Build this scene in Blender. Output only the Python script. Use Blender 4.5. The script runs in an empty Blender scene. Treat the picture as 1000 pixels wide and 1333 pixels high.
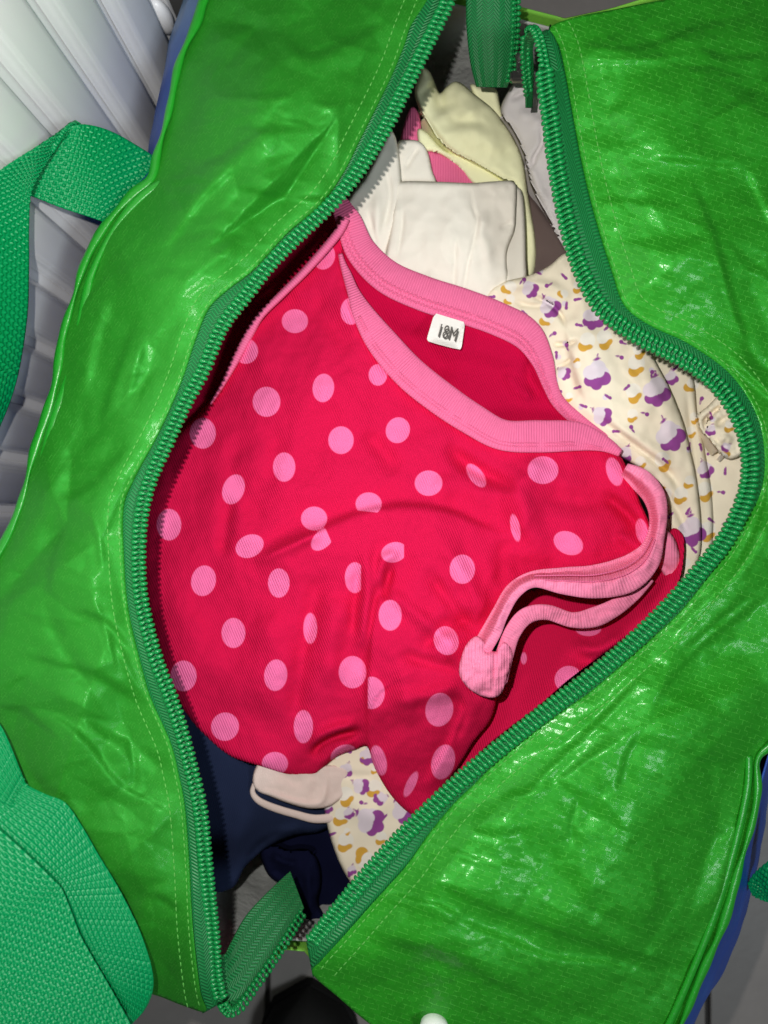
import bpy, bmesh, math, random
import numpy as np
from mathutils import Vector, Matrix
from mathutils.geometry import delaunay_2d_cdt

random.seed(7); np.random.seed(7)
S = bpy.context.scene
COL = S.collection

# ------------------------------------------------------------------ camera
H = 0.40                      # lens height above the bag's top (metres)
cam_d = bpy.data.cameras.new('camera'); cam = bpy.data.objects.new('camera', cam_d); COL.objects.link(cam)
cam.location = (0, 0, H); cam.rotation_euler = (0, 0, 0)
cam_d.sensor_fit = 'HORIZONTAL'; cam_d.sensor_width = 36; cam_d.lens = 36
cam_d.clip_start = 0.01; cam_d.clip_end = 20
cam_d.dof.use_dof = True; cam_d.dof.focus_distance = 0.43; cam_d.dof.aperture_fstop = 10
S.camera = cam

# ------------------------------------------------------------------ world, lamps, exposure
wd = bpy.data.worlds.new('World'); S.world = wd; wd.use_nodes = True
bg = wd.node_tree.nodes['Background']; bg.inputs[0].default_value = (0.95, 0.98, 1.0, 1); bg.inputs[1].default_value = 0.05

def lamp(name, kind, loc, energy, color, **kw):
    d = bpy.data.lights.new(name, kind); d.energy = energy; d.color = color
    for k, v in kw.items(): setattr(d, k, v)
    o = bpy.data.objects.new(name, d); COL.objects.link(o); o.location = loc
    return o
FLASH = (-0.040, 0.034, 0.405)
lamp('phone_flash', 'POINT', FLASH, 8.3, (1.0, 0.97, 0.93), shadow_soft_size=0.0035)
cl = lamp('ceiling_lamp', 'AREA', (0.95, -0.75, 1.75), 17.0, (0.85, 0.95, 1.0), shape='RECTANGLE', size=0.5, size_y=0.35)
cl.rotation_euler = (Vector((0.1, -0.15, 0)) - cl.location).to_track_quat('-Z', 'Y').to_euler()
S.view_settings.view_transform = 'Standard'; S.view_settings.look = 'None'
S.view_settings.exposure = 0.0; S.view_settings.gamma = 1.0

# ------------------------------------------------------------------ coordinates
def Wa(p, z):
    """pixel positions of the 1000 x 1333 photograph and heights -> world points"""
    p = np.asarray(p, float); z = np.asarray(z, float); s = (H - z) / 1000.0
    return np.stack([(p[..., 0] - 500) * s, (666.5 - p[..., 1]) * s, z + 0 * s], -1)

# ------------------------------------------------------------------ numeric helpers
def catmull(pts, closed=False, n=8):
    P = np.asarray(pts, float); N = len(P); out = []
    for i in range(N if closed else N - 1):
        if closed: a, b, c, d = P[(i-1) % N], P[i], P[(i+1) % N], P[(i+2) % N]
        else: a, b, c, d = P[max(i-1, 0)], P[i], P[i+1], P[min(i+2, N-1)]
        for k in range(n):
            t = k / n
            out.append(0.5*((2*b) + (c-a)*t + (2*a-5*b+4*c-d)*t*t + (3*b-a-3*c+d)*t**3))
    if not closed: out.append(P[-1])
    return np.array(out)

def resample(P, step, closed=False, dims=2):
    P = np.asarray(P, float)
    if closed: P = np.vstack([P, P[:1]])
    seg = np.linalg.norm(np.diff(P[:, :dims], axis=0), axis=1); L = np.concatenate([[0], np.cumsum(seg)])
    n = max(3, int(round(L[-1] / step)))
    t = np.linspace(0, L[-1], n + 1)
    R = np.stack([np.interp(t, L, P[:, k]) for k in range(P.shape[1])], 1)
    return R[:-1] if closed else R

def spline(pts, step, closed=False): return resample(catmull(pts, closed), step, closed)
def to_n(P, n):
    P = np.asarray(P, float); L = np.concatenate([[0], np.cumsum(np.linalg.norm(np.diff(P[:, :2], axis=0), axis=1))])
    t = np.linspace(0, L[-1], n); return np.stack([np.interp(t, L, P[:, k]) for k in range(P.shape[1])], 1)

def inside(P, poly):
    x, y = P[:, 0], P[:, 1]; r = np.zeros(len(P), bool)
    Q = np.roll(poly, -1, 0)
    for (x1, y1), (x2, y2) in zip(poly[:, :2], Q[:, :2]):
        if y1 == y2: continue
        c = ((y1 > y) != (y2 > y)) & (x < (x2-x1)*(y-y1)/(y2-y1) + x1)
        r ^= c
    return r

def pdist(P, line):
    """distance, signed side, arc parameter of points to an open polyline (chunked)"""
    A = line[:-1, :2]; B = line[1:, :2]; D = B - A; l2 = (D**2).sum(1) + 1e-9
    L = np.concatenate([[0], np.cumsum(np.sqrt(l2))])
    d_ = np.empty(len(P)); s_ = np.empty(len(P)); t_ = np.empty(len(P))
    for i in range(0, len(P), 20000):
        p = P[i:i+20000, None, :2] - A[None]
        t = np.clip((p*D[None]).sum(2)/l2, 0, 1)
        v = p - t[..., None]*D[None]; dd = (v**2).sum(2); k = dd.argmin(1); r = np.arange(len(k))
        d = np.sqrt(dd[r, k]); cr = D[k, 0]*p[r, k, 1] - D[k, 1]*p[r, k, 0]
        d_[i:i+20000] = d; s_[i:i+20000] = np.where(cr >= 0, d, -d)
        t_[i:i+20000] = (L[k] + t[r, k]*np.sqrt(l2[k]))
    return d_, s_, t_, L[-1]

def rbf(ctrl):
    C = np.asarray(ctrl, float); X = C[:, :2]/400.0; n = len(C)
    def phi(r): return r*r*np.log(r + 1e-6)
    K = phi(np.linalg.norm(X[:, None]-X[None], axis=2)) + np.eye(n)*2e-3
    Q = np.hstack([np.ones((n, 1)), X]); M = np.block([[K, Q], [Q.T, np.zeros((3, 3))]])
    w = np.linalg.solve(M, np.concatenate([C[:, 2], np.zeros(3)]))
    def f(P):
        P = np.atleast_2d(np.asarray(P, float))[:, :2]/400.0
        o = np.empty(len(P))
        for i in range(0, len(P), 20000):
            p = P[i:i+20000]
            o[i:i+20000] = phi(np.linalg.norm(p[:, None]-X[None], axis=2)) @ w[:n] + w[n] + p @ w[n+1:]
        return o
    return f

def pnoise(P, scale, seed):
    x = P[:, 0]/scale; y = P[:, 1]/scale
    xi = np.floor(x).astype(int); yi = np.floor(y).astype(int); xf = x-xi; yf = y-yi
    def g(ix, iy, dx, dy):
        h = (ix*374761393 + iy*668265263 + seed*2147483) & 0xffffffff
        h = ((h ^ (h >> 13))*1274126177) & 0xffffffff; a = (h & 0xffff)/65536*2*np.pi
        return np.cos(a)*dx + np.sin(a)*dy
    u = xf**3*(xf*(xf*6-15)+10); v = yf**3*(yf*(yf*6-15)+10)
    a = g(xi, yi, xf, yf)*(1-u)+g(xi+1, yi, xf-1, yf)*u
    b = g(xi, yi+1, xf, yf-1)*(1-u)+g(xi+1, yi+1, xf-1, yf-1)*u
    return (a*(1-v)+b*v)*1.4

_facets = {}
def facets(P, spacing, seed, ang=0.0, aniso=1.0):
    """crumpled-film relief: random heights on a random triangulation, flat facets between sharp creases (-1..1)"""
    key = (spacing, seed, ang, aniso); c, s_ = math.cos(ang), math.sin(ang)
    R = np.array([[c, s_], [-s_, c]]); sc = np.array([1.0/(spacing*aniso), 1.0/spacing])
    if key not in _facets:
        g = np.random.RandomState(seed); n = int(1900/spacing)+3
        ii, jj = np.meshgrid(np.arange(-n//2, n//2), np.arange(-n//2, n//2), indexing='ij')
        Q = np.stack([ii.ravel(), jj.ravel()], 1)+g.uniform(-0.42, 0.42, (ii.size, 2)); h = g.uniform(-1, 1, len(Q))
        res = delaunay_2d_cdt([Vector(q) for q in Q], [], [], 0, 1e-5)
        o = [x[0] for x in res[3]]; _facets[key] = (np.array([tuple(v) for v in res[0]]), h[o], [tuple(f) for f in res[2]])
    V, h, T = _facets[key]
    Q = ((P[:, :2]-np.array([500, 666]))@R.T)*sc; z = np.zeros(len(P)); lo, hi = Q.min(0), Q.max(0)
    order = np.argsort(Q[:, 0]); xs = Q[order, 0]
    for f in T:
        t = V[list(f)]; a, b = t.min(0), t.max(0)
        if b[0] < lo[0] or a[0] > hi[0] or b[1] < lo[1] or a[1] > hi[1]: continue
        m = order[np.searchsorted(xs, a[0]):np.searchsorted(xs, b[0], 'right')]; q = Q[m]
        k = (q[:, 1] >= a[1]) & (q[:, 1] <= b[1]); m = m[k]; q = q[k]
        if not len(m): continue
        M = np.array([t[1]-t[0], t[2]-t[0]]).T; d = np.linalg.det(M)
        if abs(d) < 1e-9: continue
        w = (q-t[0])@np.linalg.inv(M).T; k = (w[:, 0] >= -1e-4) & (w[:, 1] >= -1e-4) & (w.sum(1) <= 1+1e-4)
        z[m[k]] = h[f[0]]+w[k, 0]*(h[f[1]]-h[f[0]])+w[k, 1]*(h[f[2]]-h[f[0]])
    m = np.where(z == 0)[0]
    if 0 < len(m) < len(z)//4: z[m] = facets(P[m]+np.array([0.61, 0.37]), spacing, seed, ang, aniso)
    return z

# creases: ridge(h>0 up) and step (raises the right-hand side of the path as seen in the picture)
def ridge(p, w, h):
    return ('r', spline(p, 6) if len(p) > 2 else np.array(p, float), w, h, 0)
def step(p, w, h, L=40): return ('s', spline(p, 6) if len(p) > 2 else np.array(p, float), w, h, L)
def feat_z(P, feats):
    z = np.zeros(len(P))
    for kind, line, w, h, L in feats:
        R = max(w*4, L*2.6)
        lo = line.min(0)[:2]-R; hi = line.max(0)[:2]+R
        m = np.where((P[:, 0] > lo[0]) & (P[:, 0] < hi[0]) & (P[:, 1] > lo[1]) & (P[:, 1] < hi[1]))[0]
        if not len(m): continue
        d, s, t, T = pdist(P[m], line)
        e = np.clip(np.minimum(t, T-t)/(0.28*T) + 0.02, 0, 1); e = e*e*(3-2*e)
        if kind == 'r': z[m] += h*np.exp(-(d/w)**2)*e
        else: z[m] += 0.5*h*np.tanh(s/w)*np.exp(-(d/L)**2)*e
    return z

# ------------------------------------------------------------------ objects
def tag(o, label, cat, group=None, kind=None):
    if label: o['label'] = label
    if cat: o['category'] = cat
    if group: o['group'] = group
    if kind: o['kind'] = kind
    return o
def thing(name, label, cat, loc, group=None):
    o = bpy.data.objects.new(name, None); COL.objects.link(o); o.location = loc; o.empty_display_size = 0.02
    bpy.context.view_layer.update()
    return tag(o, label, cat, group)
def link(name, me, mat, parent):
    o = bpy.data.objects.new(name, me); COL.objects.link(o)
    if mat is not None and not me.materials: me.materials.append(mat)
    if parent is not None:
        o.parent = parent
        o.matrix_parent_inverse = Matrix.Translation(parent.matrix_world.translation).inverted()
    return o
def mesh(name, V, F, uv=None, smooth=True, attrs=None):
    me = bpy.data.meshes.new(name)
    me.from_pydata([tuple(v) for v in V], [], [tuple(f) for f in F]); me.update()
    if smooth: me.polygons.foreach_set('use_smooth', np.ones(len(me.polygons), bool))
    if uv is not None:
        l = me.uv_layers.new(name='UVMap'); idx = np.empty(len(me.loops), np.int32); me.loops.foreach_get('vertex_index', idx)
        l.data.foreach_set('uv', np.asarray(uv, np.float32)[idx].ravel())
    for k, a in (attrs or {}).items():
        at = me.attributes.new(k, 'FLOAT', 'POINT'); at.data.foreach_set('value', np.asarray(a, np.float32))
    return me
def solidify(o, t, off=-1):
    m = o.modifiers.new('thickness', 'SOLIDIFY'); m.thickness = t; m.offset = off; return o
def child_name(n): return n

def sheet(name, outline, zc, mat, parent, st=4.0, feats=(), noise=(), roll=0, rolld=0, skirt=0.0, inset=0.35,
          ang=0.0, attr=None, thick=0.0, smooth_outline=True, zoff=0.0):
    O = spline(outline, st, True) if smooth_outline else resample(outline, st, True)
    O = O[:, :2]
    zf0 = zc if callable(zc) else rbf(zc)
    lo = O.min(0); hi = O.max(0)
    gx = np.arange(lo[0], hi[0], st); gy = np.arange(lo[1], hi[1], st*0.87)
    G = np.stack(np.meshgrid(gx, gy), -1).astype(float); G[1::2, :, 0] += st/2; G = G.reshape(-1, 2)
    G = G + (np.random.rand(*G.shape)-0.5)*st*0.15
    G = G[inside(G, O)]
    ring = np.vstack([O, O[:1]])
    dG = pdist(G, ring)[0]; G = G[dG > 0.6*st]; n = len(O)
    vs = [Vector(p) for p in np.vstack([O, G])]
    res = delaunay_2d_cdt(vs, [(i, (i+1) % n) for i in range(n)], [], 1, 1e-4)
    P = np.array([tuple(v) for v in res[0]]); F = [tuple(f) for f in res[2]]
    ctr = O.mean(0)
    def zfun(Q):
        Q = np.atleast_2d(np.asarray(Q, float))[:, :2]
        z = zf0(Q) + feat_z(Q, feats) + zoff
        for nz in noise:
            if len(nz) > 4: z = z + nz[0]*facets(Q, nz[1], nz[2], nz[4], nz[5])*np.clip(pdist(Q, ring)[0]/45.0, 0.12, 1); continue
            v = pnoise(Q, nz[1], nz[2]); z = z + nz[0]*(v if len(nz) == 3 else 0.5-np.abs(v)*1.6)
        if roll:
            d = np.minimum(pdist(Q, ring)[0], roll)/roll
            z = z - rolld*(1-np.sqrt(np.clip(1-(1-d)**2, 0, 1)))
        return z
    z = zfun(P)
    Vw = Wa(P, z)
    # consistent upward orientation
    FF = []
    for f in F:
        a, b, c = Vw[f[0]], Vw[f[1]], Vw[f[2]]
        if (b[0]-a[0])*(c[1]-a[1])-(b[1]-a[1])*(c[0]-a[0]) < 0: f = (f[0], f[2], f[1])
        FF.append(f)
    c, s_ = math.cos(ang), math.sin(ang)
    uv = np.stack([(P[:, 0]*c + P[:, 1]*s_)*0.42, (-P[:, 0]*s_ + P[:, 1]*c)*0.42], 1)   # millimetres
    at = attr(P) if attr else {}
    if skirt:
        cnt = {}
        for f in FF:
            for i in range(3):
                e = (f[i], f[(i+1) % 3]); k = (min(e), max(e)); cnt.setdefault(k, []).append(e)
        be = [v[0] for v in cnt.values() if len(v) == 1]
        nxt = {}
        nv = len(P); bi = sorted({i for e in be for i in e}); mp = {b: nv+k for k, b in enumerate(bi)}
        nrm = {b: np.zeros(2) for b in bi}
        for a, b in be:
            d = P[b]-P[a]; nn = np.array([d[1], -d[0]]);
            nn = nn/(np.linalg.norm(nn)+1e-9); nrm[a] += nn; nrm[b] += nn
        B = np.array([P[b] for b in bi]); N_ = np.array([nrm[b]/(np.linalg.norm(nrm[b])+1e-9) for b in bi])
        test = inside(B + N_*1.0, O).mean() > 0.5
        N_ = N_ if test else -N_
        zb = z[bi]-skirt; inpx = skirt*1000/0.45*inset
        V2 = Wa(B + N_*inpx, zb)
        Vw = np.vstack([Vw, V2]); uv = np.vstack([uv, uv[bi]])
        at = {k: np.concatenate([a, a[bi]]) for k, a in at.items()}
        for a, b in be: FF.append((b, a, mp[a])); FF.append((b, mp[a], mp[b]))
    o = link(name, mesh(name, Vw, FF, uv, True, at), mat, parent)
    if thick: solidify(o, thick)
    o_z = zfun
    return o, o_z

def band(name, pts, mat, parent, zfun=None, zoff=0.0, st=3.0, nw=8, bulge=0.0012, thick=0.0015, pk=0.0, flush=None, vmul=1.0, cap=True, sm=True):
    """a strip of cloth along a path of (px, py, half width[, z]) with a rounded cross-section and real thickness"""
    P = spline(pts, st); n = len(P)
    T = np.gradient(P[:, :2], axis=0); T /= np.linalg.norm(T, axis=1)[:, None]+1e-9; N = np.stack([-T[:, 1], T[:, 0]], 1)
    vv = np.linspace(-1, 1, nw+1)
    if zfun is not None:
        zc = zfun(P[:, :2]) + zoff
        k = np.ones(9)/9; zp = np.pad(zc, 4, mode='edge'); zc = np.convolve(zp, k, 'valid')
    else: zc = P[:, 3] + zoff
    Ls = np.concatenate([[0], np.cumsum(np.linalg.norm(np.diff(P[:, :2], axis=0), axis=1))])*0.42
    rows = []; uvs = []
    for v in vv:
        q = P[:, :2] + N*(P[:, 2]*v)[:, None]
        zt = zc
        if flush is not None and v < 0.15:
            k_ = min(1.0, (0.15-v)/1.0); k_ = k_*k_*(3-2*k_); zt = zc*(1-k_)+np.minimum(zc, flush(q)+0.0012)*k_
        rows.append(Wa(q, zt + bulge*(1-abs(v)**3.2) + pk*(pnoise(q, 9, 7)+0.8*pnoise(q, 22, 8))*(1-v*v))); uvs.append(np.stack([Ls, P[:, 2]*v*0.42*vmul], 1))
    for v in vv[::-1]:
        tb = thick if flush is None else thick+0.012
        q = P[:, :2] + N*(P[:, 2]*v*0.97)[:, None]
        rows.append(Wa(q, zc - tb)); uvs.append(np.stack([Ls, P[:, 2]*v*0.42*vmul], 1))
    m = len(rows); V = np.stack(rows, 1).reshape(-1, 3); UV = np.stack(uvs, 1).reshape(-1, 2)
    F = [(i*m+j, i*m+(j+1) % m, (i+1)*m+(j+1) % m, (i+1)*m+j) for i in range(n-1) for j in range(m)]
    if cap: F += [tuple(range(m-1, -1, -1)), tuple((n-1)*m+j for j in range(m))]
    me = mesh(name, V, F, UV, sm)
    bm = bmesh.new(); bm.from_mesh(me); bmesh.ops.recalc_face_normals(bm, faces=bm.faces); bm.to_mesh(me); bm.free()
    return link(name, me, mat, parent)

def ribbon_grid(A, B, step_px, relief=None, sag=None):
    """grid between two rails of (px, py, z); relief(u_mm, v_mm) displaces along the normal"""
    A = catmull(A); B = catmull(B)
    LA = np.linalg.norm(np.diff(A[:, :2], axis=0), axis=1).sum(); LB = np.linalg.norm(np.diff(B[:, :2], axis=0), axis=1).sum()
    n = int(max(LA, LB)/step_px)+2
    # keep control-point pairing: sample uniformly in spline parameter
    ia = np.linspace(0, len(A)-1, n)
    def at(C):
        k = np.arange(len(C)); i = np.linspace(0, len(C)-1, n); return np.stack([np.interp(i, k, C[:, j]) for j in range(3)], 1)
    A, B = at(A), at(B)
    w = np.linalg.norm(A[:, :2]-B[:, :2], axis=1).max(); m = int(w/step_px)+2
    t = np.linspace(0, 1, m)[None, :, None]
    Q = A[:, None]*(1-t)+B[:, None]*t
    if sag is not None: Q[..., 2] += sag(np.linspace(0, 1, n)[:, None], t[..., 0])
    X = Wa(Q[..., :2], Q[..., 2])
    dv = np.linalg.norm(np.diff(X, axis=1), axis=2).mean(0); v = np.concatenate([[0], np.cumsum(dv)])*1000
    mid = X[:, m//2]; u = np.concatenate([[0], np.cumsum(np.linalg.norm(np.diff(mid, axis=0), axis=1))])*1000
    if relief is not None:
        du = np.gradient(X, axis=0); dw = np.gradient(X, axis=1); nn = np.cross(du, dw); nn /= np.linalg.norm(nn, axis=2)[..., None]+1e-12
        nn *= np.sign(nn[..., 2:3]+1e-9)
        ed = np.clip(np.minimum(v, v[-1]-v)/1.6, 0, 1)[None, :]
        X = X + nn*(relief(u[:, None], v[None, :])*ed)[..., None]
    U, V = np.meshgrid(u, v, indexing='ij')
    return X, np.stack([U, V], -1)
def grid_mesh(name, grids):
    Vs, Fs, Us = [], [], []; o = 0
    for X, UV in grids:
        n, m = X.shape[:2]; i, j = np.meshgrid(np.arange(n-1), np.arange(m-1), indexing='ij'); a = (i*m+j+o).ravel()
        f = np.stack([a, a+1, a+m+1, a+m], 1)
        x = X.reshape(-1, 3); p = x[f[len(f)//2]-o]
        if np.cross(p[1]-p[0], p[3]-p[0])[2] < 0: f = f[:, ::-1]
        Vs.append(x); Us.append(UV.reshape(-1, 2)); Fs.append(f); o += n*m
    return mesh(name, np.vstack(Vs), np.vstack(Fs).tolist(), np.vstack(Us))

# ------------------------------------------------------------------ materials
class NT:
    def __init__(s, name):
        s.m = bpy.data.materials.new(name); s.m.use_nodes = True; s.t = s.m.node_tree; s.b = s.t.nodes['Principled BSDF']
        s.out = s.t.nodes['Material Output']
    def n(s, typ, **kw):
        x = s.t.nodes.new(typ)
        for k, v in kw.items():
            if isinstance(k, str) and k.startswith('i_'):
                key = k[2:]; x.inputs[int(key) if key.isdigit() else key.replace('_', ' ')].default_value = v
            else: setattr(x, k, v)
        return x
    def l(s, a, b): s.t.links.new(a, b)
    def math(s, op, a, b=None, c=None):
        x = s.t.nodes.new('ShaderNodeMath'); x.operation = op
        for i, v in enumerate((a, b, c)):
            if v is None: continue
            if hasattr(v, 'is_linked') or hasattr(v, 'links'): s.l(v, x.inputs[i])
            else: x.inputs[i].default_value = v
        return x.outputs[0]
    def mix(s, fac, a, b):
        x = s.t.nodes.new('ShaderNodeMix'); x.data_type = 'RGBA'
        for sock, v in ((x.inputs[0], fac), (x.inputs[6], a), (x.inputs[7], b)):
            if hasattr(v, 'links'): s.l(v, sock)
            else: sock.default_value = v if not isinstance(v, tuple) or len(v) == 4 else (*v, 1)
        return x.outputs[2]
    def uv(s): return s.n('ShaderNodeUVMap').outputs[0]
    def noise(s, vec, scale, detail=3, rough=0.55, out=0):
        x = s.n('ShaderNodeTexNoise'); x.inputs['Scale'].default_value = scale; x.inputs['Detail'].default_value = detail
        x.inputs['Roughness'].default_value = rough
        if vec is not None: s.l(vec, x.inputs['Vector'])
        return x.outputs[out]
    def bump(s, h, strength, dist, prev=None):
        x = s.n('ShaderNodeBump'); x.inputs['Strength'].default_value = strength; x.inputs['Distance'].default_value = dist
        s.l(h, x.inputs['Height'])
        if prev is not None: s.l(prev, x.inputs['Normal'])
        return x.outputs[0]
    def setp(s, **kw):
        for k, v in kw.items():
            i = s.b.inputs[k.replace('_', ' ')]
            if hasattr(v, 'links'): s.l(v, i)
            else: i.default_value = (*v, 1) if isinstance(v, tuple) and len(v) == 3 else v
        return s
def attr_step(M, name, soft=0.6):
    a = M.n('ShaderNodeAttribute'); a.attribute_name = name
    r = M.n('ShaderNodeMapRange'); r.inputs[1].default_value = soft; r.inputs[2].default_value = -soft
    M.l(a.outputs['Fac'], r.inputs[0]); return r.outputs[0]

def cloth_mat(name, base, dark=None, twill=(0.9, 0.35), fuzz=0.0, rough=0.95, sheen=0.0, grain=0.12, prints=(), rib=False, bumpd=0.00012, mottle=0.15):
    M = NT(name); uv = M.uv()
    n1 = M.noise(uv, 0.09, 3); n2 = M.noise(uv, 2.2, 2, 0.7); n3 = M.noise(uv, 0.8, 3, 0.65)
    d = dark or tuple(c*0.7 for c in base)
    col = M.mix(M.math('MULTIPLY', M.math('MULTIPLY_ADD', n3, 0.6, M.math('MULTIPLY', n2, 0.6)), grain*2), base, d)
    col = M.mix(M.math('MULTIPLY', n1, mottle), col, d)
    mp = M.n('ShaderNodeMapping'); mp.inputs['Rotation'].default_value = (0, 0, 0 if rib else 0.75); M.l(uv, mp.inputs['Vector'])
    w = M.n('ShaderNodeTexWave'); w.wave_type = 'BANDS'; w.bands_direction = 'X'
    w.inputs['Scale'].default_value = 0.314/twill[0]; w.inputs['Distortion'].default_value = 0.6 if not rib else 0.25
    w.inputs['Detail'].default_value = 1; w.inputs['Detail Scale'].default_value = 1.0
    M.l(mp.outputs[0], w.inputs['Vector'])
    col = M.mix(M.math('MULTIPLY', M.math('SUBTRACT', 1.0, w.outputs['Fac']), twill[1]*0.5), col, d)
    for at, c in prints:
        pc = M.mix(M.math('MULTIPLY', M.math('MULTIPLY_ADD', w.outputs['Fac'], -0.1, n2), 0.35), c, tuple(x*0.72 for x in c)) if max(c) < 0.9 else c
        col = M.mix(attr_step(M, at), col, pc)
    b = M.bump(w.outputs['Fac'], twill[1], bumpd)
    b = M.bump(n2, 0.5+fuzz*0.4, 0.00015+fuzz*0.00012, b)
    M.setp(Base_Color=col, Roughness=rough, Normal=b)
    M.b.inputs['Sheen Weight'].default_value = sheen; M.b.inputs['Specular IOR Level'].default_value = 0.04
    return M.m

def pe_mat(name, base, light, rough=0.34, line=0.45, bw=4.0, bh=2.3, bstr=0.5, tilt=0.0, spec=0.25, coat=0.1):
    """laminated woven polypropylene: staggered tape weave, slightly glossy"""
    M = NT(name); uv = M.uv()
    wob = M.noise(uv, 0.12, 2, 0.5, 1)
    vv = M.n('ShaderNodeVectorMath'); vv.operation = 'MULTIPLY_ADD'; M.l(wob, vv.inputs[0]); vv.inputs[1].default_value = (1.6, 1.6, 0); M.l(uv, vv.inputs[2])
    br = M.n('ShaderNodeTexBrick'); M.l(vv.outputs[0], br.inputs['Vector'])
    br.inputs['Scale'].default_value = 1.0; br.inputs['Brick Width'].default_value = bw; br.inputs['Row Height'].default_value = bh
    br.inputs['Mortar Size'].default_value = 0.2; br.inputs['Mortar Smooth'].default_value = 0.4
    br.inputs['Color1'].default_value = (0.3, 0.3, 0.3, 1); br.inputs['Color2'].default_value = (0.8, 0.8, 0.8, 1); br.inputs['Mortar'].default_value = (0.5, 0.5, 0.5, 1)
    msk = M.noise(uv, 0.33, 2, 0.6)
    mk = M.n('ShaderNodeMapRange'); M.l(msk, mk.inputs[0]); mk.inputs[1].default_value = 0.44; mk.inputs[2].default_value = 0.6
    ln = M.math('MULTIPLY', br.outputs['Fac'], mk.outputs[0])
    big = M.noise(uv, 0.016, 4, 0.6)
    col = M.mix(big, base, tuple(c*1.25 for c in base))
    col = M.mix(M.math('MULTIPLY', ln, line), col, light)
    fine = M.noise(uv, 1.3, 2, 0.6)
    cr = M.n('ShaderNodeTexVoronoi'); cr.feature = 'DISTANCE_TO_EDGE'; cr.inputs['Scale'].default_value = 0.075
    wob2 = M.n('ShaderNodeVectorMath'); wob2.operation = 'MULTIPLY_ADD'; M.l(M.noise(uv, 0.05, 3, 0.6, 1), wob2.inputs[0]); wob2.inputs[1].default_value = (14, 14, 0); M.l(uv, wob2.inputs[2])
    M.l(wob2.outputs[0], cr.inputs['Vector'])
    b = M.bump(br.outputs['Color'], bstr, 0.00018)
    b = M.bump(ln, 0.5, 0.00025, b)
    b = M.bump(M.noise(uv, 0.11, 3, 0.6), 0.15, 0.0012, b)
    b = M.bump(cr.outputs['Distance'], 0.06, 0.004, b)
    b = M.bump(fine, 0.25, 0.0002, b)
    if tilt:
        c_ = M.n('ShaderNodeSeparateColor'); M.l(br.outputs['Color'], c_.inputs[0]); cv = c_.outputs[0]
        cb = M.n('ShaderNodeCombineXYZ'); M.l(M.math('MULTIPLY', M.math('SUBTRACT', cv, 0.55), tilt*2), cb.inputs[0]); M.l(M.math('MULTIPLY', M.math('SINE', M.math('MULTIPLY', cv, 61.0)), tilt*0.5), cb.inputs[1])
        va = M.n('ShaderNodeVectorMath'); M.l(b, va.inputs[0]); M.l(cb.outputs[0], va.inputs[1])
        vn = M.n('ShaderNodeVectorMath'); vn.operation = 'NORMALIZE'; M.l(va.outputs[0], vn.inputs[0]); b = vn.outputs[0]
    r = M.math('MULTIPLY_ADD', big, 0.22, rough-0.1)
    M.setp(Base_Color=col, Roughness=r, Normal=b); M.b.inputs['Specular IOR Level'].default_value = spec; M.b.inputs['Specular Tint'].default_value = (0.16, 1.0, 0.2, 1)
    M.b.inputs['Coat Weight'].default_value = coat; M.b.inputs['Coat Roughness'].default_value = 0.13; M.l(b, M.b.inputs['Coat Normal'])
    return M.m

def plain_mat(name, base, rough=0.5, spec=0.5, var=0.15, vs=60.0, bstr=0.2, bd=0.0003, metal=0.0):
    M = NT(name); tc = M.n('ShaderNodeTexCoord').outputs['Object']
    n = M.noise(tc, vs, 4, 0.6)
    col = M.mix(M.math('MULTIPLY', n, var*2), base, tuple(c*0.6 for c in base))
    M.setp(Base_Color=col, Roughness=M.math('MULTIPLY_ADD', n, 0.15, rough-0.07), Normal=M.bump(n, bstr, bd), Metallic=metal)
    M.b.inputs['Specular IOR Level'].default_value = spec
    return M.m

def web_mat(name, base):
    M = NT(name); uv = M.uv(); n = M.noise(uv, 1.2, 3, 0.6)
    col = M.mix(M.math('MULTIPLY', n, 0.5), base, tuple(c*0.5 for c in base))
    w = M.n('ShaderNodeTexWave'); w.inputs['Scale'].default_value = 0.314/0.45; w.inputs['Distortion'].default_value = 1.0; M.l(uv, w.inputs['Vector'])
    M.setp(Base_Color=col, Roughness=0.36, Normal=M.bump(w.outputs['Fac'], 0.4, 0.0001))
    M.b.inputs['Specular IOR Level'].default_value = 0.4
    return M.m

def tape_mat(name, base):
    """zipper tape: herringbone in (along, across) millimetres"""
    M = NT(name); uv = M.uv(); sp = M.n('ShaderNodeSeparateXYZ'); M.l(uv, sp.inputs[0])
    pp = M.math('PINGPONG', sp.outputs[1], 3.0)
    ph = M.math('ADD', M.math('MULTIPLY', sp.outputs[0], 1.0), M.math('MULTIPLY', pp, 1.1))
    st = M.math('SINE', M.math('MULTIPLY', ph, 2*math.pi/1.9))
    f = M.math('MULTIPLY_ADD', st, 0.5, 0.5)
    n = M.noise(uv, 1.5, 2)
    col = M.mix(f, tuple(c*0.55 for c in base), base)
    M.setp(Base_Color=col, Roughness=0.5, Normal=M.bump(f, 0.8, 0.0004, M.bump(n, 0.3, 0.0002)))
    return M.m

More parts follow.
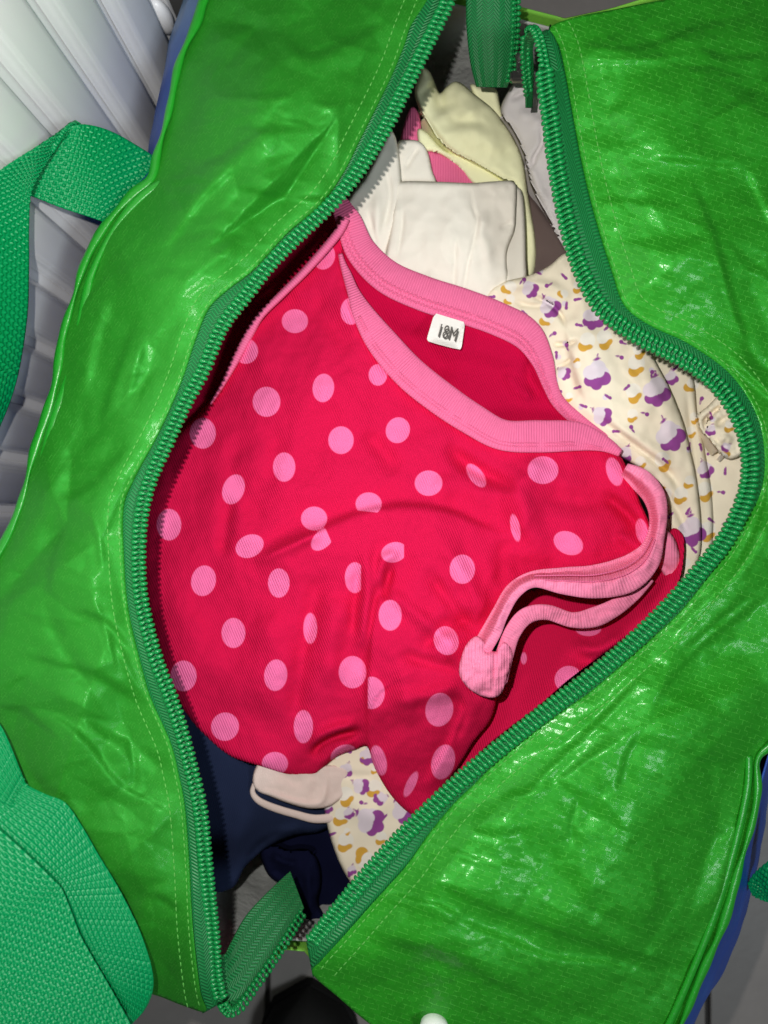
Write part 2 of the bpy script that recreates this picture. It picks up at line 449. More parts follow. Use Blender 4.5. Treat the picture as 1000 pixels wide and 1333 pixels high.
GREEN = pe_mat('green_woven_plastic', (0.015, 0.185, 0.008), (0.09, 0.46, 0.05), rough=0.52, spec=1.0, coat=0.15, line=0.6, bw=4.6, bh=2.6, tilt=0.16, bstr=0.3)
GREEN_SMOOTH = pe_mat('green_woven_plastic_fine', (0.015, 0.160, 0.010), (0.06, 0.32, 0.035), rough=0.54, spec=1.0, coat=0.05, line=0.35, bw=3.0, bh=1.5, bstr=0.2)
GREEN_BACKLIT = pe_mat('green_plastic_backlit_tint', (0.16, 0.42, 0.05), (0.2, 0.5, 0.1))  # end panel green made paler and yellower, painting in light coming through it
PIPING = plain_mat('green_piping', (0.016, 0.30, 0.018), 0.3, 0.5, 0.2, 250, 0.5, 0.0006)
ZIPM = plain_mat('zip_plastic', (0.006, 0.245, 0.055), 0.27, 0.42, 0.12, 300, 0.1, 0.0001)
TAPE = tape_mat('zip_tape', (0.006, 0.21, 0.05))
WEB = web_mat('webbing', (0.0, 0.30, 0.090))
THREAD = plain_mat('green_thread', (0.12, 0.45, 0.08), 0.6, 0.3, 0.2, 400)
LINING = plain_mat('grey_lining', (0.42, 0.43, 0.41), 0.5, 0.4, 0.2, 60, 0.6, 0.004)
RED = cloth_mat('red_jersey', (0.84, 0.013, 0.098), (0.58, 0.006, 0.052), twill=(1.25, 0.8), grain=0.45, bumpd=0.0004, prints=(('dot', (0.95, 0.17, 0.40)),))
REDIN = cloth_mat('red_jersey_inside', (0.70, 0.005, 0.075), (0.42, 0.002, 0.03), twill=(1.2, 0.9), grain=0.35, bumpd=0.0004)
PINK = cloth_mat('pink_rib', (0.93, 0.225, 0.42), (0.68, 0.09, 0.22), twill=(1.4, 0.9), grain=0.25, rib=True, fuzz=0.3, bumpd=0.0003)
PINKF = cloth_mat('pink_fuzzy', (0.97, 0.32, 0.50), (0.80, 0.18, 0.33), twill=(1.5, 0.7), grain=0.35, rib=True, fuzz=0.45, bumpd=0.0003)
WHITE = cloth_mat('white_cotton', (0.82, 0.77, 0.68), (0.66, 0.6, 0.5), twill=(0.7, 0.12), grain=0.08)
YELLOW = cloth_mat('pale_yellow_velour', (0.94, 0.93, 0.60), (0.84, 0.83, 0.50), twill=(0.8, 0.1), fuzz=0.5)
PALEGREY = cloth_mat('light_grey_jersey', (0.66, 0.62, 0.61), (0.5, 0.47, 0.46), twill=(0.8, 0.12))
BROWN = cloth_mat('dark_taupe_jersey', (0.16, 0.115, 0.105), (0.09, 0.065, 0.06), twill=(0.8, 0.35))
NAVY = cloth_mat('navy_rib', (0.017, 0.025, 0.060), (0.008, 0.012, 0.03), twill=(1.1, 0.5), rib=True)
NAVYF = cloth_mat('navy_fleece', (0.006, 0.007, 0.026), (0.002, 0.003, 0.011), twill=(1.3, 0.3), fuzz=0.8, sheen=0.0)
CUFF = cloth_mat('pale_pink_rib', (0.80, 0.66, 0.60), (0.6, 0.45, 0.4), twill=(0.9, 0.4), rib=True)
FLORAL = cloth_mat('floral_jersey', (0.88, 0.80, 0.63), (0.74, 0.62, 0.46), twill=(0.7, 0.12), grain=0.1,
                   prints=(('white', (0.88, 0.83, 0.73)), ('lav', (0.76, 0.67, 0.73)), ('mustard', (0.68, 0.38, 0.06)), ('purple', (0.30, 0.07, 0.30))))
RADM = plain_mat('white_enamel', (0.80, 0.80, 0.805), 0.35, 0.5, 0.05, 20, 0.05, 0.0005)
SHOEM = plain_mat('black_shoe', (0.004, 0.004, 0.004), 0.7, 0.2, 0.2, 80)
KNOBM = plain_mat('white_plastic', (0.82, 0.84, 0.82), 0.35, 0.5, 0.04, 80, 0.05)
METAL = plain_mat('dark_metal', (0.18, 0.18, 0.17), 0.3, 0.6, 0.2, 200, 0.1, 0.0003, 0.9)
LABELM = cloth_mat('label_satin', (0.86, 0.82, 0.78), (0.7, 0.66, 0.6), twill=(0.5, 0.3), grain=0.1, rib=True)
INK = plain_mat('label_ink', (0.12, 0.11, 0.10), 0.8, 0.1, 0.1)

# blue printed side of the bag: procedural sky-like print
Mb = NT('blue_print'); tc = Mb.n('ShaderNodeTexCoord').outputs['Object']
cn = Mb.noise(tc, 9, 4, 0.6); cr = Mb.n('ShaderNodeMapRange'); Mb.l(cn, cr.inputs[0]); cr.inputs[1].default_value = 0.5; cr.inputs[2].default_value = 0.68
gr = Mb.n('ShaderNodeSeparateXYZ'); Mb.l(tc, gr.inputs[0])
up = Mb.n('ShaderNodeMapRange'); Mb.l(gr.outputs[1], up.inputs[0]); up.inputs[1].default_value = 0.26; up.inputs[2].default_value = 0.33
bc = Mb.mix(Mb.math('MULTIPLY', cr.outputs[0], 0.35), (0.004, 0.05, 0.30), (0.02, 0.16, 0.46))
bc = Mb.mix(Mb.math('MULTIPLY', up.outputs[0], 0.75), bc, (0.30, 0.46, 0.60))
Mb.setp(Base_Color=bc, Roughness=0.5, Normal=Mb.bump(Mb.noise(tc, 40, 3), 0.3, 0.004)); BLUE = Mb.m
# floor tile
Mf = NT('floor_tile'); tcf = Mf.n('ShaderNodeTexCoord').outputs['Object']
nf = Mf.noise(tcf, 14, 5, 0.65); sf = Mf.noise(tcf, 120, 2, 0.5)
fc = Mf.mix(nf, (0.20, 0.178, 0.165), (0.27, 0.243, 0.226)); fc = Mf.mix(Mf.math('MULTIPLY', sf, 0.3), fc, (0.17, 0.15, 0.14))
Mf.setp(Base_Color=fc, Roughness=0.42, Normal=Mf.bump(sf, 0.15, 0.0008)); TILE = Mf.m
GROUT = plain_mat('grout', (0.05, 0.045, 0.042), 0.9, 0.2, 0.2, 200)

# ------------------------------------------------------------------ floor
ZF = -0.385
fl = thing('floor', None, None, (0, 0, ZF)); fl['kind'] = 'structure'
bm = bmesh.new(); bmesh.ops.create_grid(bm, x_segments=1, y_segments=1, size=1)
me = bpy.data.meshes.new('grout_bed'); bm.to_mesh(me); bm.free()
me.transform(Matrix.Diagonal((4, 4, 1, 1))); g = link('grout_bed', me, GROUT, fl); g.location = (0, 0, ZF-0.003)
def box_mesh(name, sx, sy, sz, bev, seg=2):
    bm = bmesh.new(); bmesh.ops.create_cube(bm, size=1); bmesh.ops.scale(bm, vec=(sx, sy, sz), verts=bm.verts)
    if bev: bmesh.ops.bevel(bm, geom=bm.edges[:], offset=bev, segments=seg, affect='EDGES', profile=0.5)
    me = bpy.data.meshes.new(name); bm.to_mesh(me); bm.free(); me.polygons.foreach_set('use_smooth', np.zeros(len(me.polygons), bool)); return me
tm = box_mesh('floor_tile', 0.445, 0.445, 0.012, 0.0015, 2); tm.materials.append(TILE)
for i in range(-3, 4):
    for j in range(-3, 4):
        t = link('floor_tile', tm, None, fl); t.location = (0.331+0.225+0.45*(i-1), 0.055+0.45*j, ZF-0.0055)

# ------------------------------------------------------------------ radiator (vertical, behind the left side of the bag)
R0 = np.array([-0.263, 0.009]); R1 = np.array([-0.1446, 0.3346]); rd = (R1-R0)/np.linalg.norm(R1-R0); rn = np.array([rd[1], -rd[0]])
RZ0, RZ1 = ZF+0.10, 0.30; rlen = 0.70
rad = thing('radiator', 'white ribbed panel radiator standing behind the green bag at upper left', 'radiator', (R1[0], R1[1], ZF))
rang = math.atan2(rd[1], rd[0])
def rad_part(name, me, along, outw, z, mat=RADM):
    o = link(name, me, mat, rad); p = R1 + rd*along + rn*outw
    o.matrix_parent_inverse = Matrix.Identity(4)
    o.location = (p[0]-R1[0], p[1]-R1[1], z-ZF); o.rotation_euler = (0, 0, rang); return o
bk = rad_part('back_panel', box_mesh('radiator_back', rlen, 0.004, RZ1-RZ0, 0.001), -rlen/2, -0.003, (RZ0+RZ1)/2)
# rib: soft trapezoid profile extruded vertically
pw = 0.038
prof = [(-0.0160, 0.0), (-0.0150, 0.0012), (-0.0125, 0.0066), (-0.0110, 0.0083), (-0.0085, 0.0090), (0, 0.0093), (0.0085, 0.0090), (0.0110, 0.0083), (0.0125, 0.0066), (0.0150, 0.0012), (0.0160, 0.0)]
V = []; F = []
zs = [RZ0, RZ0+0.006, RZ1-0.006, RZ1]
for k, z in enumerate(zs):
    s = 0.3 if k in (0, 3) else 1
    V += [(x, -y*s, z) for x, y in prof]
n = len(prof)
for k in range(3): F += [(k*n+i, k*n+i+1, (k+1)*n+i+1, (k+1)*n+i) for i in range(n-1)]
rib_me = mesh('rib', V, F); rib_me.flip_normals() if rib_me.polygons[12].normal.y > 0 else None
for i in range(15): rad_part('rib', rib_me, -0.031-pw*i, 0.0, 0.0).location.z = -ZF
bm = bmesh.new(); bmesh.ops.create_uvsphere(bm, u_segments=14, v_segments=8, radius=1)
bmesh.ops.scale(bm, vec=(0.0065, 0.008, 0.016), verts=bm.verts); wm = bpy.data.meshes.new('weld_bump'); bm.to_mesh(wm); bm.free(); wm.polygons.foreach_set('use_smooth', np.ones(len(wm.polygons), bool))
for z in (-0.215, -0.160, -0.105, -0.05, 0.0, 0.06): rad_part('weld_bump', wm, -0.009, 0.001, z)
rad_part('side_edge', box_mesh('side_edge', 0.004, 0.012, RZ1-RZ0, 0.001), 0.001, -0.003, (RZ0+RZ1)/2)
rad_part('top_grille', box_mesh('top_grille', rlen, 0.06, 0.004, 0.001), -rlen/2, -0.035, RZ1+0.003)

# ------------------------------------------------------------------ the bag
bag = thing('storage_bag', 'open green woven plastic zip bag full of baby clothes, blue printed sides', 'bag', (0, 0, ZF))

# traced paths (px, py)
LZ = [(592, -30, 0.0), (583, 0, 0), (574, 20, 0), (550, 68, 0.0), (526, 116, 0), (498, 172, 0), (462, 228, 0), (430, 266, 0), (384, 310, 0), (350, 345, 0), (320, 384, 0),
      (288, 426, 0), (264, 482, 0), (240, 526, 0), (216, 578, 0), (196, 622, 0), (184, 668, 0), (180, 720, 0), (182, 770, 0), (190, 812, 0), (204, 862, 0), (219, 900, 0),
      (234, 946, 0), (248, 1000, 0), (260, 1053, 0), (268, 1133, -0.003), (276, 1213, -0.008), (280, 1270, -0.012), (288, 1304, -0.016)]
LE = [(562, -30), (548, 0), (532, 40), (518, 80), (500, 120), (470, 180), (448, 224), (420, 264), (374, 304), (332, 350), (296, 378), (272, 402), (255, 442), (236, 498),
      (208, 562), (174, 626), (161, 664), (162, 734), (167, 790), (178, 842), (196, 906), (222, 966), (232, 1005), (241, 1053), (247, 1133), (251, 1213), (260, 1290), (268, 1317)]
RZ = [(709, 86, 0.004), (710, 110, 0.004), (716, 150, 0.004), (722, 200, 0.003), (732, 260, 0.002), (746, 320, 0), (764, 368, 0), (788, 406, 0), (832, 438, 0), (880, 462, 0), (920, 487, 0),
      (950, 520, 0.002), (969, 558, 0.003), (977, 596, 0.004), (974, 636, 0.004), (960, 674, 0.004), (942, 706, 0.003), (916, 738, 0.002), (880, 780, 0), (840, 821, 0), (800, 857, 0), (760, 889, 0),
      (720, 919, 0), (680, 950, 0), (640, 982, 0), (604, 1012, 0), (572, 1042, 0), (529, 1084, 0), (483, 1134, -0.002), (442, 1183, -0.005), (404, 1230, -0.012)]
RE = [(716, 36), (728, 60), (737, 100), (749, 168), (760, 224), (776, 288), (796, 352), (813, 398), (845, 424), (890, 444), (935, 473), (960, 497), (980, 528), (992, 562), (995, 602),
      (988, 645), (972, 678), (950, 716), (922, 752), (884, 798), (845, 834), (804, 870), (764, 903), (720, 934), (680, 965), (640, 998), (618, 1020), (591, 1046), (558, 1086), (529, 1127), (488, 1173), (447, 1220), (418, 1252), (407, 1268)]
LP = [(282, -40, -0.034), (264, 0, -0.034), (255, 32, -0.034), (232, 88, -0.034), (216, 160, -0.034), (206, 200, -0.034), (197, 232, -0.033), (168, 256, -0.032), (136, 296, -0.031), (108, 348, -0.030), (96, 384, -0.030),
      (84, 430, -0.030), (75, 484, -0.029), (60, 538, -0.029), (44, 592, -0.028), (32, 636, -0.028), (16, 682, -0.027), (4, 710, -0.027), (-14, 748, -0.026), (-40, 800, -0.026)]
RP = [(1040, 900, -0.014), (1012, 962, -0.016), (988, 988, -0.018), (986, 1033, -0.019), (968, 1113, -0.021), (944, 1193, -0.022), (916, 1265, -0.024), (888, 1329, -0.026), (862, 1380, -0.028)]

# --- creases of the left flap
lf = [step([(196, 236), (250, 225), (320, 185), (370, 150)], 7, 0.005, 46), ridge([(232, 132), (280, 128), (345, 130), (400, 122)], 7, 0.0022),
      step([(205, 345), (255, 270), (300, 225), (330, 200)], 8, -0.006, 40), ridge([(238, 40), (262, 80), (250, 130), (236, 190)], 16, -0.003),
      step([(290, 240), (350, 252), (420, 258), (450, 245)], 6, -0.004, 34), ridge([(320, 300), (290, 330), (250, 360), (225, 380)], 8, 0.002),
      step([(185, 400), (165, 450), (140, 520), (128, 570)], 7, -0.006, 32), step([(150, 380), (128, 440), (112, 520)], 9, 0.005, 36),
      ridge([(190, 420), (178, 470), (160, 540)], 6, 0.0022), step([(60, 655), (105, 640), (150, 600), (175, 560)], 8, 0.004, 40),
      ridge([(115, 660), (128, 700), (134, 750)], 4, 0.0016), step([(62, 780), (70, 720), (92, 675)], 6, 0.004, 40), step([(90, 790), (140, 810), (172, 850)], 6, -0.004, 30),
      step([(20, 850), (80, 865), (130, 880), (200, 925)], 7, -0.005, 40), ridge([(55, 770), (75, 830), (120, 900)], 9, -0.003), ridge([(118, 770), (140, 830), (150, 880)], 4, 0.0016),
      ridge([(150, 830), (166, 870), (190, 915)], 5, 0.0018), step([(25, 920), (75, 935), (118, 970), (150, 1015), (200, 1045), (240, 1070)], 6, 0.005, 42),
      ridge([(100, 930), (160, 960), (226, 1015)], 10, -0.0035), ridge([(165, 950), (175, 1000), (170, 1040)], 5, -0.002),
      step([(180, 1172), (205, 1165), (240, 1190)], 4, -0.004, 36), step([(355, 40), (400, 70), (440, 60), (520, 20)], 8, 0.0035, 40), ridge([(300, 20), (360, 60), (380, 110)], 10, -0.002),
      ridge([(395, 130), (430, 140), (480, 130)], 6, 0.0015), step([(290, 160), (340, 170), (420, 165)], 6, 0.002, 26), ridge([(240, 310), (280, 300), (330, 310)], 8, -0.0022)]
rng = random.Random(3)
for k in range(70):
    t = rng.random(); i = int(t*(len(LP)-1)); a = LP[i]; e = min(LE, key=lambda q: abs(q[1]-a[1])); f = rng.uniform(0.1, 0.9)
    x = a[0]*(1-f)+e[0]*f; y = a[1]+rng.uniform(-30, 30)+(rng.uniform(0, 460) if i > 15 else 0); an = rng.uniform(-0.7, 0.5) if rng.random() < 0.6 else rng.uniform(0, 3.14); L = rng.uniform(14, 48)
    p = [(x-L*math.cos(an), y-L*math.sin(an)), (x+rng.uniform(-5, 5), y+rng.uniform(-5, 5)), (x+L*math.cos(an), y+L*math.sin(an))]
    lf.append(step(p, rng.uniform(2, 4), rng.uniform(-0.0012, 0.0012), 26) if rng.random() < 0.6 else ridge(p, rng.uniform(2.5, 5), rng.uniform(-0.0005, 0.0005)))
left_outline = [(548, -40), (532, 40)] + LE[3:] + [(240, 1310), (200, 1295), (150, 1285), (80, 1265), (0, 1230), (-40, 1180), (-90, 1050), (-90, 900), (-60, 830)] + [p[:2] for p in LP[::-1]][1:]
lz = [(x, y, -0.004) for x, y in LE[::2]] + [p for p in LP[::2]] + [(-60, 830, -0.022), (-90, 1000, -0.02), (-60, 1150, -0.026), (60, 1262, -0.03), (200, 1295, -0.032), (268, 1317, -0.02)] + \
     [(380, 120, 0.004), (330, 200, 0.002), (230, 330, 0.0), (170, 480, -0.001), (110, 640, 0.001), (90, 800, 0.0), (120, 960, 0.003), (170, 1090, 0.002), (200, 1180, -0.006)]
lf = [(k, l, w, h*0.55, L) if k == 'r' else (k, l, max(w*0.7, 3.6), math.copysign(min(abs(h), max(w*0.7, 3.6)*0.00075), h), L) for k, l, w, h, L in lf]
flapL, zL = sheet('flap', left_outline, lz, GREEN_SMOOTH, bag, 3.0, lf, ((0.0016, 95, 1), (0.0080, 66, 4, 'd', -0.95, 2.1), (0.0026, 31, 2, 'd', 0.5, 1.9), (0.0006, 15, 3, 'd', -0.4, 1.6)), ang=-1.0, thick=0.0007)

# --- creases of the right flap
rf = [step([(735, 52), (800, 62), (850, 58), (900, 40), (960, 30)], 6, 0.006, 34), ridge([(740, 74), (800, 78), (860, 76), (920, 68)], 4, 0.0014), step([(900, 60), (950, 75), (1010, 68)], 5, 0.003, 30),
      step([(835, 206), (880, 208), (930, 214), (985, 216)], 4, -0.006, 44), step([(888, 208), (915, 265), (938, 330), (955, 400), (985, 478)], 6, 0.006, 48), ridge([(930, 320), (952, 390), (975, 460)], 5, 0.002),
      step([(970, 215), (990, 260), (1010, 300)], 6, -0.004, 40), ridge([(960, 330), (990, 400), (1010, 470)], 12, -0.003), step([(770, 258), (830, 262), (900, 270)], 6, 0.002, 36),
      ridge([(945, 455), (975, 485), (1010, 520)], 6, 0.0028), ridge([(960, 430), (985, 470), (1020, 495)], 6, -0.0026), step([(1015, 530), (985, 500), (950, 470)], 4, 0.003, 18),
      step([(1010, 560), (1000, 620), (985, 690), (940, 770)], 8, -0.005, 34), ridge([(1020, 640), (985, 720), (930, 780)], 6, 0.002),
      step([(1010, 768), (960, 805), (905, 850), (860, 905), (838, 945)], 5, 0.010, 52), ridge([(985, 770), (930, 815), (880, 860)], 5, -0.003), ridge([(960, 745), (900, 805), (850, 855), (790, 905)], 6, 0.0022),
      ridge([(905, 800), (850, 855), (790, 920), (720, 980)], 6, -0.0026), ridge([(840, 880), (790, 935), (720, 1000), (660, 1060)], 6, 0.0024), ridge([(800, 950), (740, 1000), (690, 1040)], 7, -0.0022),
      step([(838, 945), (815, 985), (800, 1040)], 6, 0.005, 34), step([(900, 985), (940, 990), (985, 984)], 5, -0.004, 30), ridge([(760, 1020), (745, 1070), (748, 1110)], 5, -0.0022),
      step([(545, 1135), (620, 1175), (700, 1205), (780, 1232), (905, 1262)], 6, -0.006, 50), step([(560, 1180), (640, 1215), (720, 1245), (800, 1255), (880, 1285)], 8, 0.005, 46),
      step([(470, 1215), (560, 1240), (640, 1275), (700, 1310)], 8, -0.004, 40), step([(490, 1160), (560, 1175), (610, 1195)], 5, 0.003, 26), ridge([(560, 1100), (620, 1120), (700, 1135)], 5, 0.0016),
      ridge([(590, 1075), (650, 1090), (700, 1080)], 7, -0.0022), ridge([(655, 1040), (700, 1030), (720, 1010)], 6, 0.0025), step([(850, 1110), (858, 1160), (850, 1205)], 6, 0.002, 24),
      ridge([(940, 1010), (930, 1090), (905, 1170), (880, 1240)], 10, -0.0025), ridge([(962, 1030), (948, 1110), (925, 1190), (898, 1262)], 7, 0.0022)]
rng = random.Random(5)
for k in range(90):
    x = rng.uniform(520, 1000); y = rng.uniform(760, 1320) if rng.random() < 0.7 else rng.uniform(40, 470)
    an = rng.choice([-0.75, 0.25, -0.7, 1.4]) + rng.uniform(-0.25, 0.25); L = rng.uniform(12, 46)
    p = [(x-L*math.cos(an), y-L*math.sin(an)), (x+rng.uniform(-4, 4), y+rng.uniform(-4, 4)), (x+L*math.cos(an), y+L*math.sin(an))]
    rf.append(step(p, rng.uniform(2, 4), rng.uniform(-0.0011, 0.0011), 26) if rng.random() < 0.6 else ridge(p, rng.uniform(2.5, 5), rng.uniform(-0.0005, 0.0005)))
right_outline = RE + [(440, 1298), (480, 1332), (540, 1372), (640, 1400), (780, 1400)] + [p[:2] for p in RP[::-1]] + [(1070, 800), (1090, 600), (1090, 300), (1070, 60), (1000, -25), (900, -6), (850, 2), (800, 12), (750, 22)]
rz = [(x, y, -0.004) for x, y in RE[::2]] + RP + [(440, 1298, -0.020), (480, 1330, -0.022), (560, 1380, -0.028), (780, 1400, -0.028), (1090, 700, -0.012), (1090, 450, -0.012), (1080, 200, -0.012), (980, -20, -0.012), (850, 2, -0.004), (760, 22, 0.000)] + \
     [(820, 140, 0.010), (900, 300, 0.006), (850, 350, 0.008), (960, 420, 0.000), (1000, 640, -0.008), (940, 850, -0.001), (900, 960, 0.008), (800, 1080, 0.012), (700, 1150, 0.010), (620, 1250, 0.003), (850, 1180, 0.004), (560, 1200, 0.004)]
rf = [(k, l, w, h*0.5, L) if k == 'r' else (k, l, max(w*0.7, 3.6), math.copysign(min(abs(h), max(w*0.7, 3.6)*0.00075), h), L) for k, l, w, h, L in rf]
flapR, zR = sheet('flap', right_outline, rz, GREEN, bag, 3.0, rf, ((0.0014, 100, 11), (0.0070, 84, 14, 'd', -0.75, 2.0), (0.0022, 33, 12, 'd', 0.3, 1.9), (0.0005, 16, 13, 'd', -0.6, 1.6)), ang=0.32, thick=0.0007)

# --- piping (welt) along the outer seams: lumpy folded edge
def piping(path, rpx, zadd):
    P = spline(path, 3.0); n = len(P)
    w = rpx*(1+0.35*np.array([math.sin(i*0.11)*math.sin(i*0.043+1) + 0.4*math.sin(i*0.31) for i in range(n)]))
    pts = [(p[0]+math.sin(i*0.13)*1.2, p[1], w[i], p[2]+zadd) for i, p in enumerate(P)]
    return band('piping', pts[::2], PIPING, bag, st=3, nw=6, bulge=0.0022, thick=0.0022)
piping(LP, 5.5, 0.0015); piping([(p[0], p[1], p[2]) for p in RP], 5.5, 0.0015)
band('piping', [(p[0]+13-3*math.sin(i), p[1]+5, 5+1.5*math.sin(i*2.1), p[2]+0.0035) for i, p in enumerate(LP[6:18])], PIPING, bag, st=3, nw=6, bulge=0.0016, thick=0.001)
band('piping', [(p[0]-13, p[1]-4, 5, p[2]+0.0035) for i, p in enumerate(RP[2:])], PIPING, bag, st=3, nw=6, bulge=0.0014, thick=0.001)

# --- stitching: two rows of short raised stitches beside each zip
def stitches(edge, offs, zf, side):
    P = spline(edge, 2.0); T = np.gradient(P, axis=0); T /= np.linalg.norm(T, axis=1)[:, None]; N = np.stack([-T[:, 1], T[:, 0]], 1)*side
    prof_ = np.array([(0, 0.3, 0.0002), (0.2, 0.75, 0.0007), (0.5, 0.85, 0.0009), (0.8, 0.75, 0.0007), (1, 0.3, 0.0002)])
    pts = []; hs = []
    for off in offs:
        Q = resample(P + N*off, 1.0)
        for i in range(4, len(Q)-12, 9):
            a, b = Q[i], Q[i+6]; d = (b-a)/np.linalg.norm(b-a); nn = np.array([-d[1], d[0]])
            for t, w, h in prof_:
                c = a*(1-t)+b*t; pts += [c-nn*w, c, c+nn*w]; hs += [0.0001, h, 0.0001]
    pts = np.array(pts); V = Wa(pts, zf(pts)+np.array(hs)); F = []
    for base in range(0, len(V), 15):
        for k in range(4):
            for j in range(2): F.append((base+k*3+j, base+k*3+j+1, base+(k+1)*3+j+1, base+(k+1)*3+j))
    me = mesh('stitching', V, F); bm = bmesh.new(); bm.from_mesh(me); bmesh.ops.recalc_face_normals(bm, faces=bm.faces); bm.to_mesh(me); bm.free()
    if sum(p.normal.z for p in me.polygons) < 0: me.flip_normals()
    o = link('stitching', me, THREAD, bag); o['kind'] = 'stuff'; return o
stitches(LE, (5, 20), zL, 1); stitches(RE, (6, 25), zR, -1)

# --- zipper tapes with their teeth
def offset_curve(P, d):
    T = np.gradient(P[:, :2], axis=0); T /= np.linalg.norm(T, axis=1)[:, None]+1e-9
    return P[:, :2] + np.stack([-T[:, 1], T[:, 0]], 1)*d
def tape_between(name, rope, edge, ze, side):
    """tape from beneath the flap's hem to beneath the teeth"""
    R = spline(rope, 3.0); n = len(R); outer = offset_curve(R, side*7.0)
    E = to_n(spline(edge, 3.0), n); E2 = E + (E-R[:, :2])/np.maximum(np.linalg.norm(E-R[:, :2], axis=1), 1)[:, None]*5
    z_e = ze(E2)-0.0016
    rows = []; uvs = []
    L = np.concatenate([[0], np.cumsum(np.linalg.norm(np.diff(R[:, :2], axis=0), axis=1))])*0.42
    for t in np.linspace(0, 1, 7):
        q = E2*(1-t)+outer*t; z = z_e*(1-t)+(R[:, 2]-0.0022)*t + 0.0012*math.sin(math.pi*t)
        rows.append(Wa(q, z)); uvs.append(np.stack([L, np.full(n, t*13.0)], 1))
    X = np.stack(rows, 1); U = np.stack(uvs, 1)
    o = link(name, grid_mesh(name, [(X, U)]), TAPE, bag); solidify(o, 0.0009); return o
def tooth_mesh():
    # one tooth: a bar across the chain with two bead-like swellings and a hooked outer lip
    xs = [-4.9, -4.4, -3.4, -2.2, -1.0, 0.0, 1.2, 2.4, 3.6, 4.5, 5.0]; rr = [0.5, 1.05, 1.4, 1.6, 1.1, 0.7, 1.25, 1.7, 1.5, 1.3, 0.6]
    zz = [-0.8, -0.4, 0.0, 0.3, 0.0, -0.35, 0.1, 0.4, 0.2, -0.3, -0.8]
    V = []; F = []; k = 6
    for x, r, z in zip(xs, rr, zz):
        for j in range(k):
            a = 2*math.pi*j/k; V.append((x*0.00088, r*0.86*math.cos(a)*0.001, (z+r*math.sin(a)*0.85)*0.001))
    for i in range(len(xs)-1): F += [(i*k+j, i*k+(j+1) % k, (i+1)*k+(j+1) % k, (i+1)*k+j) for j in range(k)]
    F += [tuple(range(k-1, -1, -1)), tuple((len(xs)-1)*k+j for j in range(k))]
    me = mesh('tooth', V, F); bm = bmesh.new(); bm.from_mesh(me); bmesh.ops.recalc_face_normals(bm, faces=bm.faces); bm.to_mesh(me); bm.free()
    me.materials.append(ZIPM); return me
TOOTH = tooth_mesh()
def tooth_mats(rope, side, pitch=0.0028, wid=1.0, tilt=0.25, skew=0.0):
    C = spline(rope, 1.0); X = Wa(C[:, :2], C[:, 2]+0.0008); L = np.concatenate([[0], np.cumsum(np.linalg.norm(np.diff(X, axis=0), axis=1))])
    out = []
    t = np.arange(pitch, L[-1]-pitch, pitch); Xs = np.stack([np.interp(t, L, X[:, k]) for k in range(3)], 1); Ts = np.gradient(Xs, axis=0)
    for i, (x, d) in enumerate(zip(Xs, Ts)):
        y = Vector(d).normalized(); a = y.cross(Vector((0, 0, 1))).normalized()*side
        a = (a*math.cos(tilt) - Vector((0, 0, 1))*math.sin(tilt)).normalized()
        a = (a + y*skew).normalized()
        zz = a.cross(y).normalized()
        if zz.z < 0: zz = -zz
        y2 = zz.cross(a)
        jit = 1+0.05*math.sin(i*2.3)
        M = Matrix(((a.x*wid, y2.x, zz.x, x[0]), (a.y*wid, y2.y, zz.y, x[1]), (a.z*wid, y2.z, zz.z, x[2]), (0, 0, 0, 1)))
        out.append(M @ Matrix.Diagonal((jit, 1, 1, 1)))
    return out
NT_ = 0
def place_teeth(tape, mats):
    inv = Matrix.Translation(-tape.matrix_world.translation)
    for M in mats:
        o = bpy.data.objects.new('tooth', TOOTH); COL.objects.link(o); o.parent = tape
        o.matrix_parent_inverse = Matrix.Identity(4); o.matrix_basis = inv @ M
def merged_teeth(mats, name='zipper_teeth'):
    V0 = np.array([v.co for v in TOOTH.vertices]); F0 = [tuple(p.vertices) for p in TOOTH.polygons]; V = []; F = []
    for M in mats:
        b = len(V); m = np.array(M); V += list(V0 @ m[:3, :3].T + m[:3, 3]); F += [tuple(b+i for i in f) for f in F0]
    o = link(name, mesh(name, V, F), ZIPM, bag); o['kind'] = 'stuff'; return o
tl = tape_between('zipper_tape', LZ, LE, zL, -1); tr = tape_between('zipper_tape', RZ, RE, zR, 1)
bpy.context.view_layer.update()
mL = tooth_mats(LZ, 1, skew=0.12); mR = tooth_mats(RZ, 1, wid=1.08, skew=0.18)
allm = [(M, tl) for M in mL] + [(M, tr) for M in mR]
mL_, mR_ = mL, mR
if len(mL)+len(mR) > 298: extra = len(mL)+len(mR)-298
else: extra = 0
# the teeth nearest the frame's ends show smallest: those go into one joined mesh
bpy.context.view_layer.update()
def world_children(tape, mats):
    for M in mats:
        o = bpy.data.objects.new('tooth', TOOTH); COL.objects.link(o); o.parent = tape
        o.matrix_parent_inverse = tape.matrix_world.inverted(); o.matrix_basis = M
ka = extra//2; kb = extra-ka
world_children(tl, mL[:len(mL)-ka]); world_children(tr, mR[kb:])
rest = mL[len(mL)-ka:]+mR[:kb]
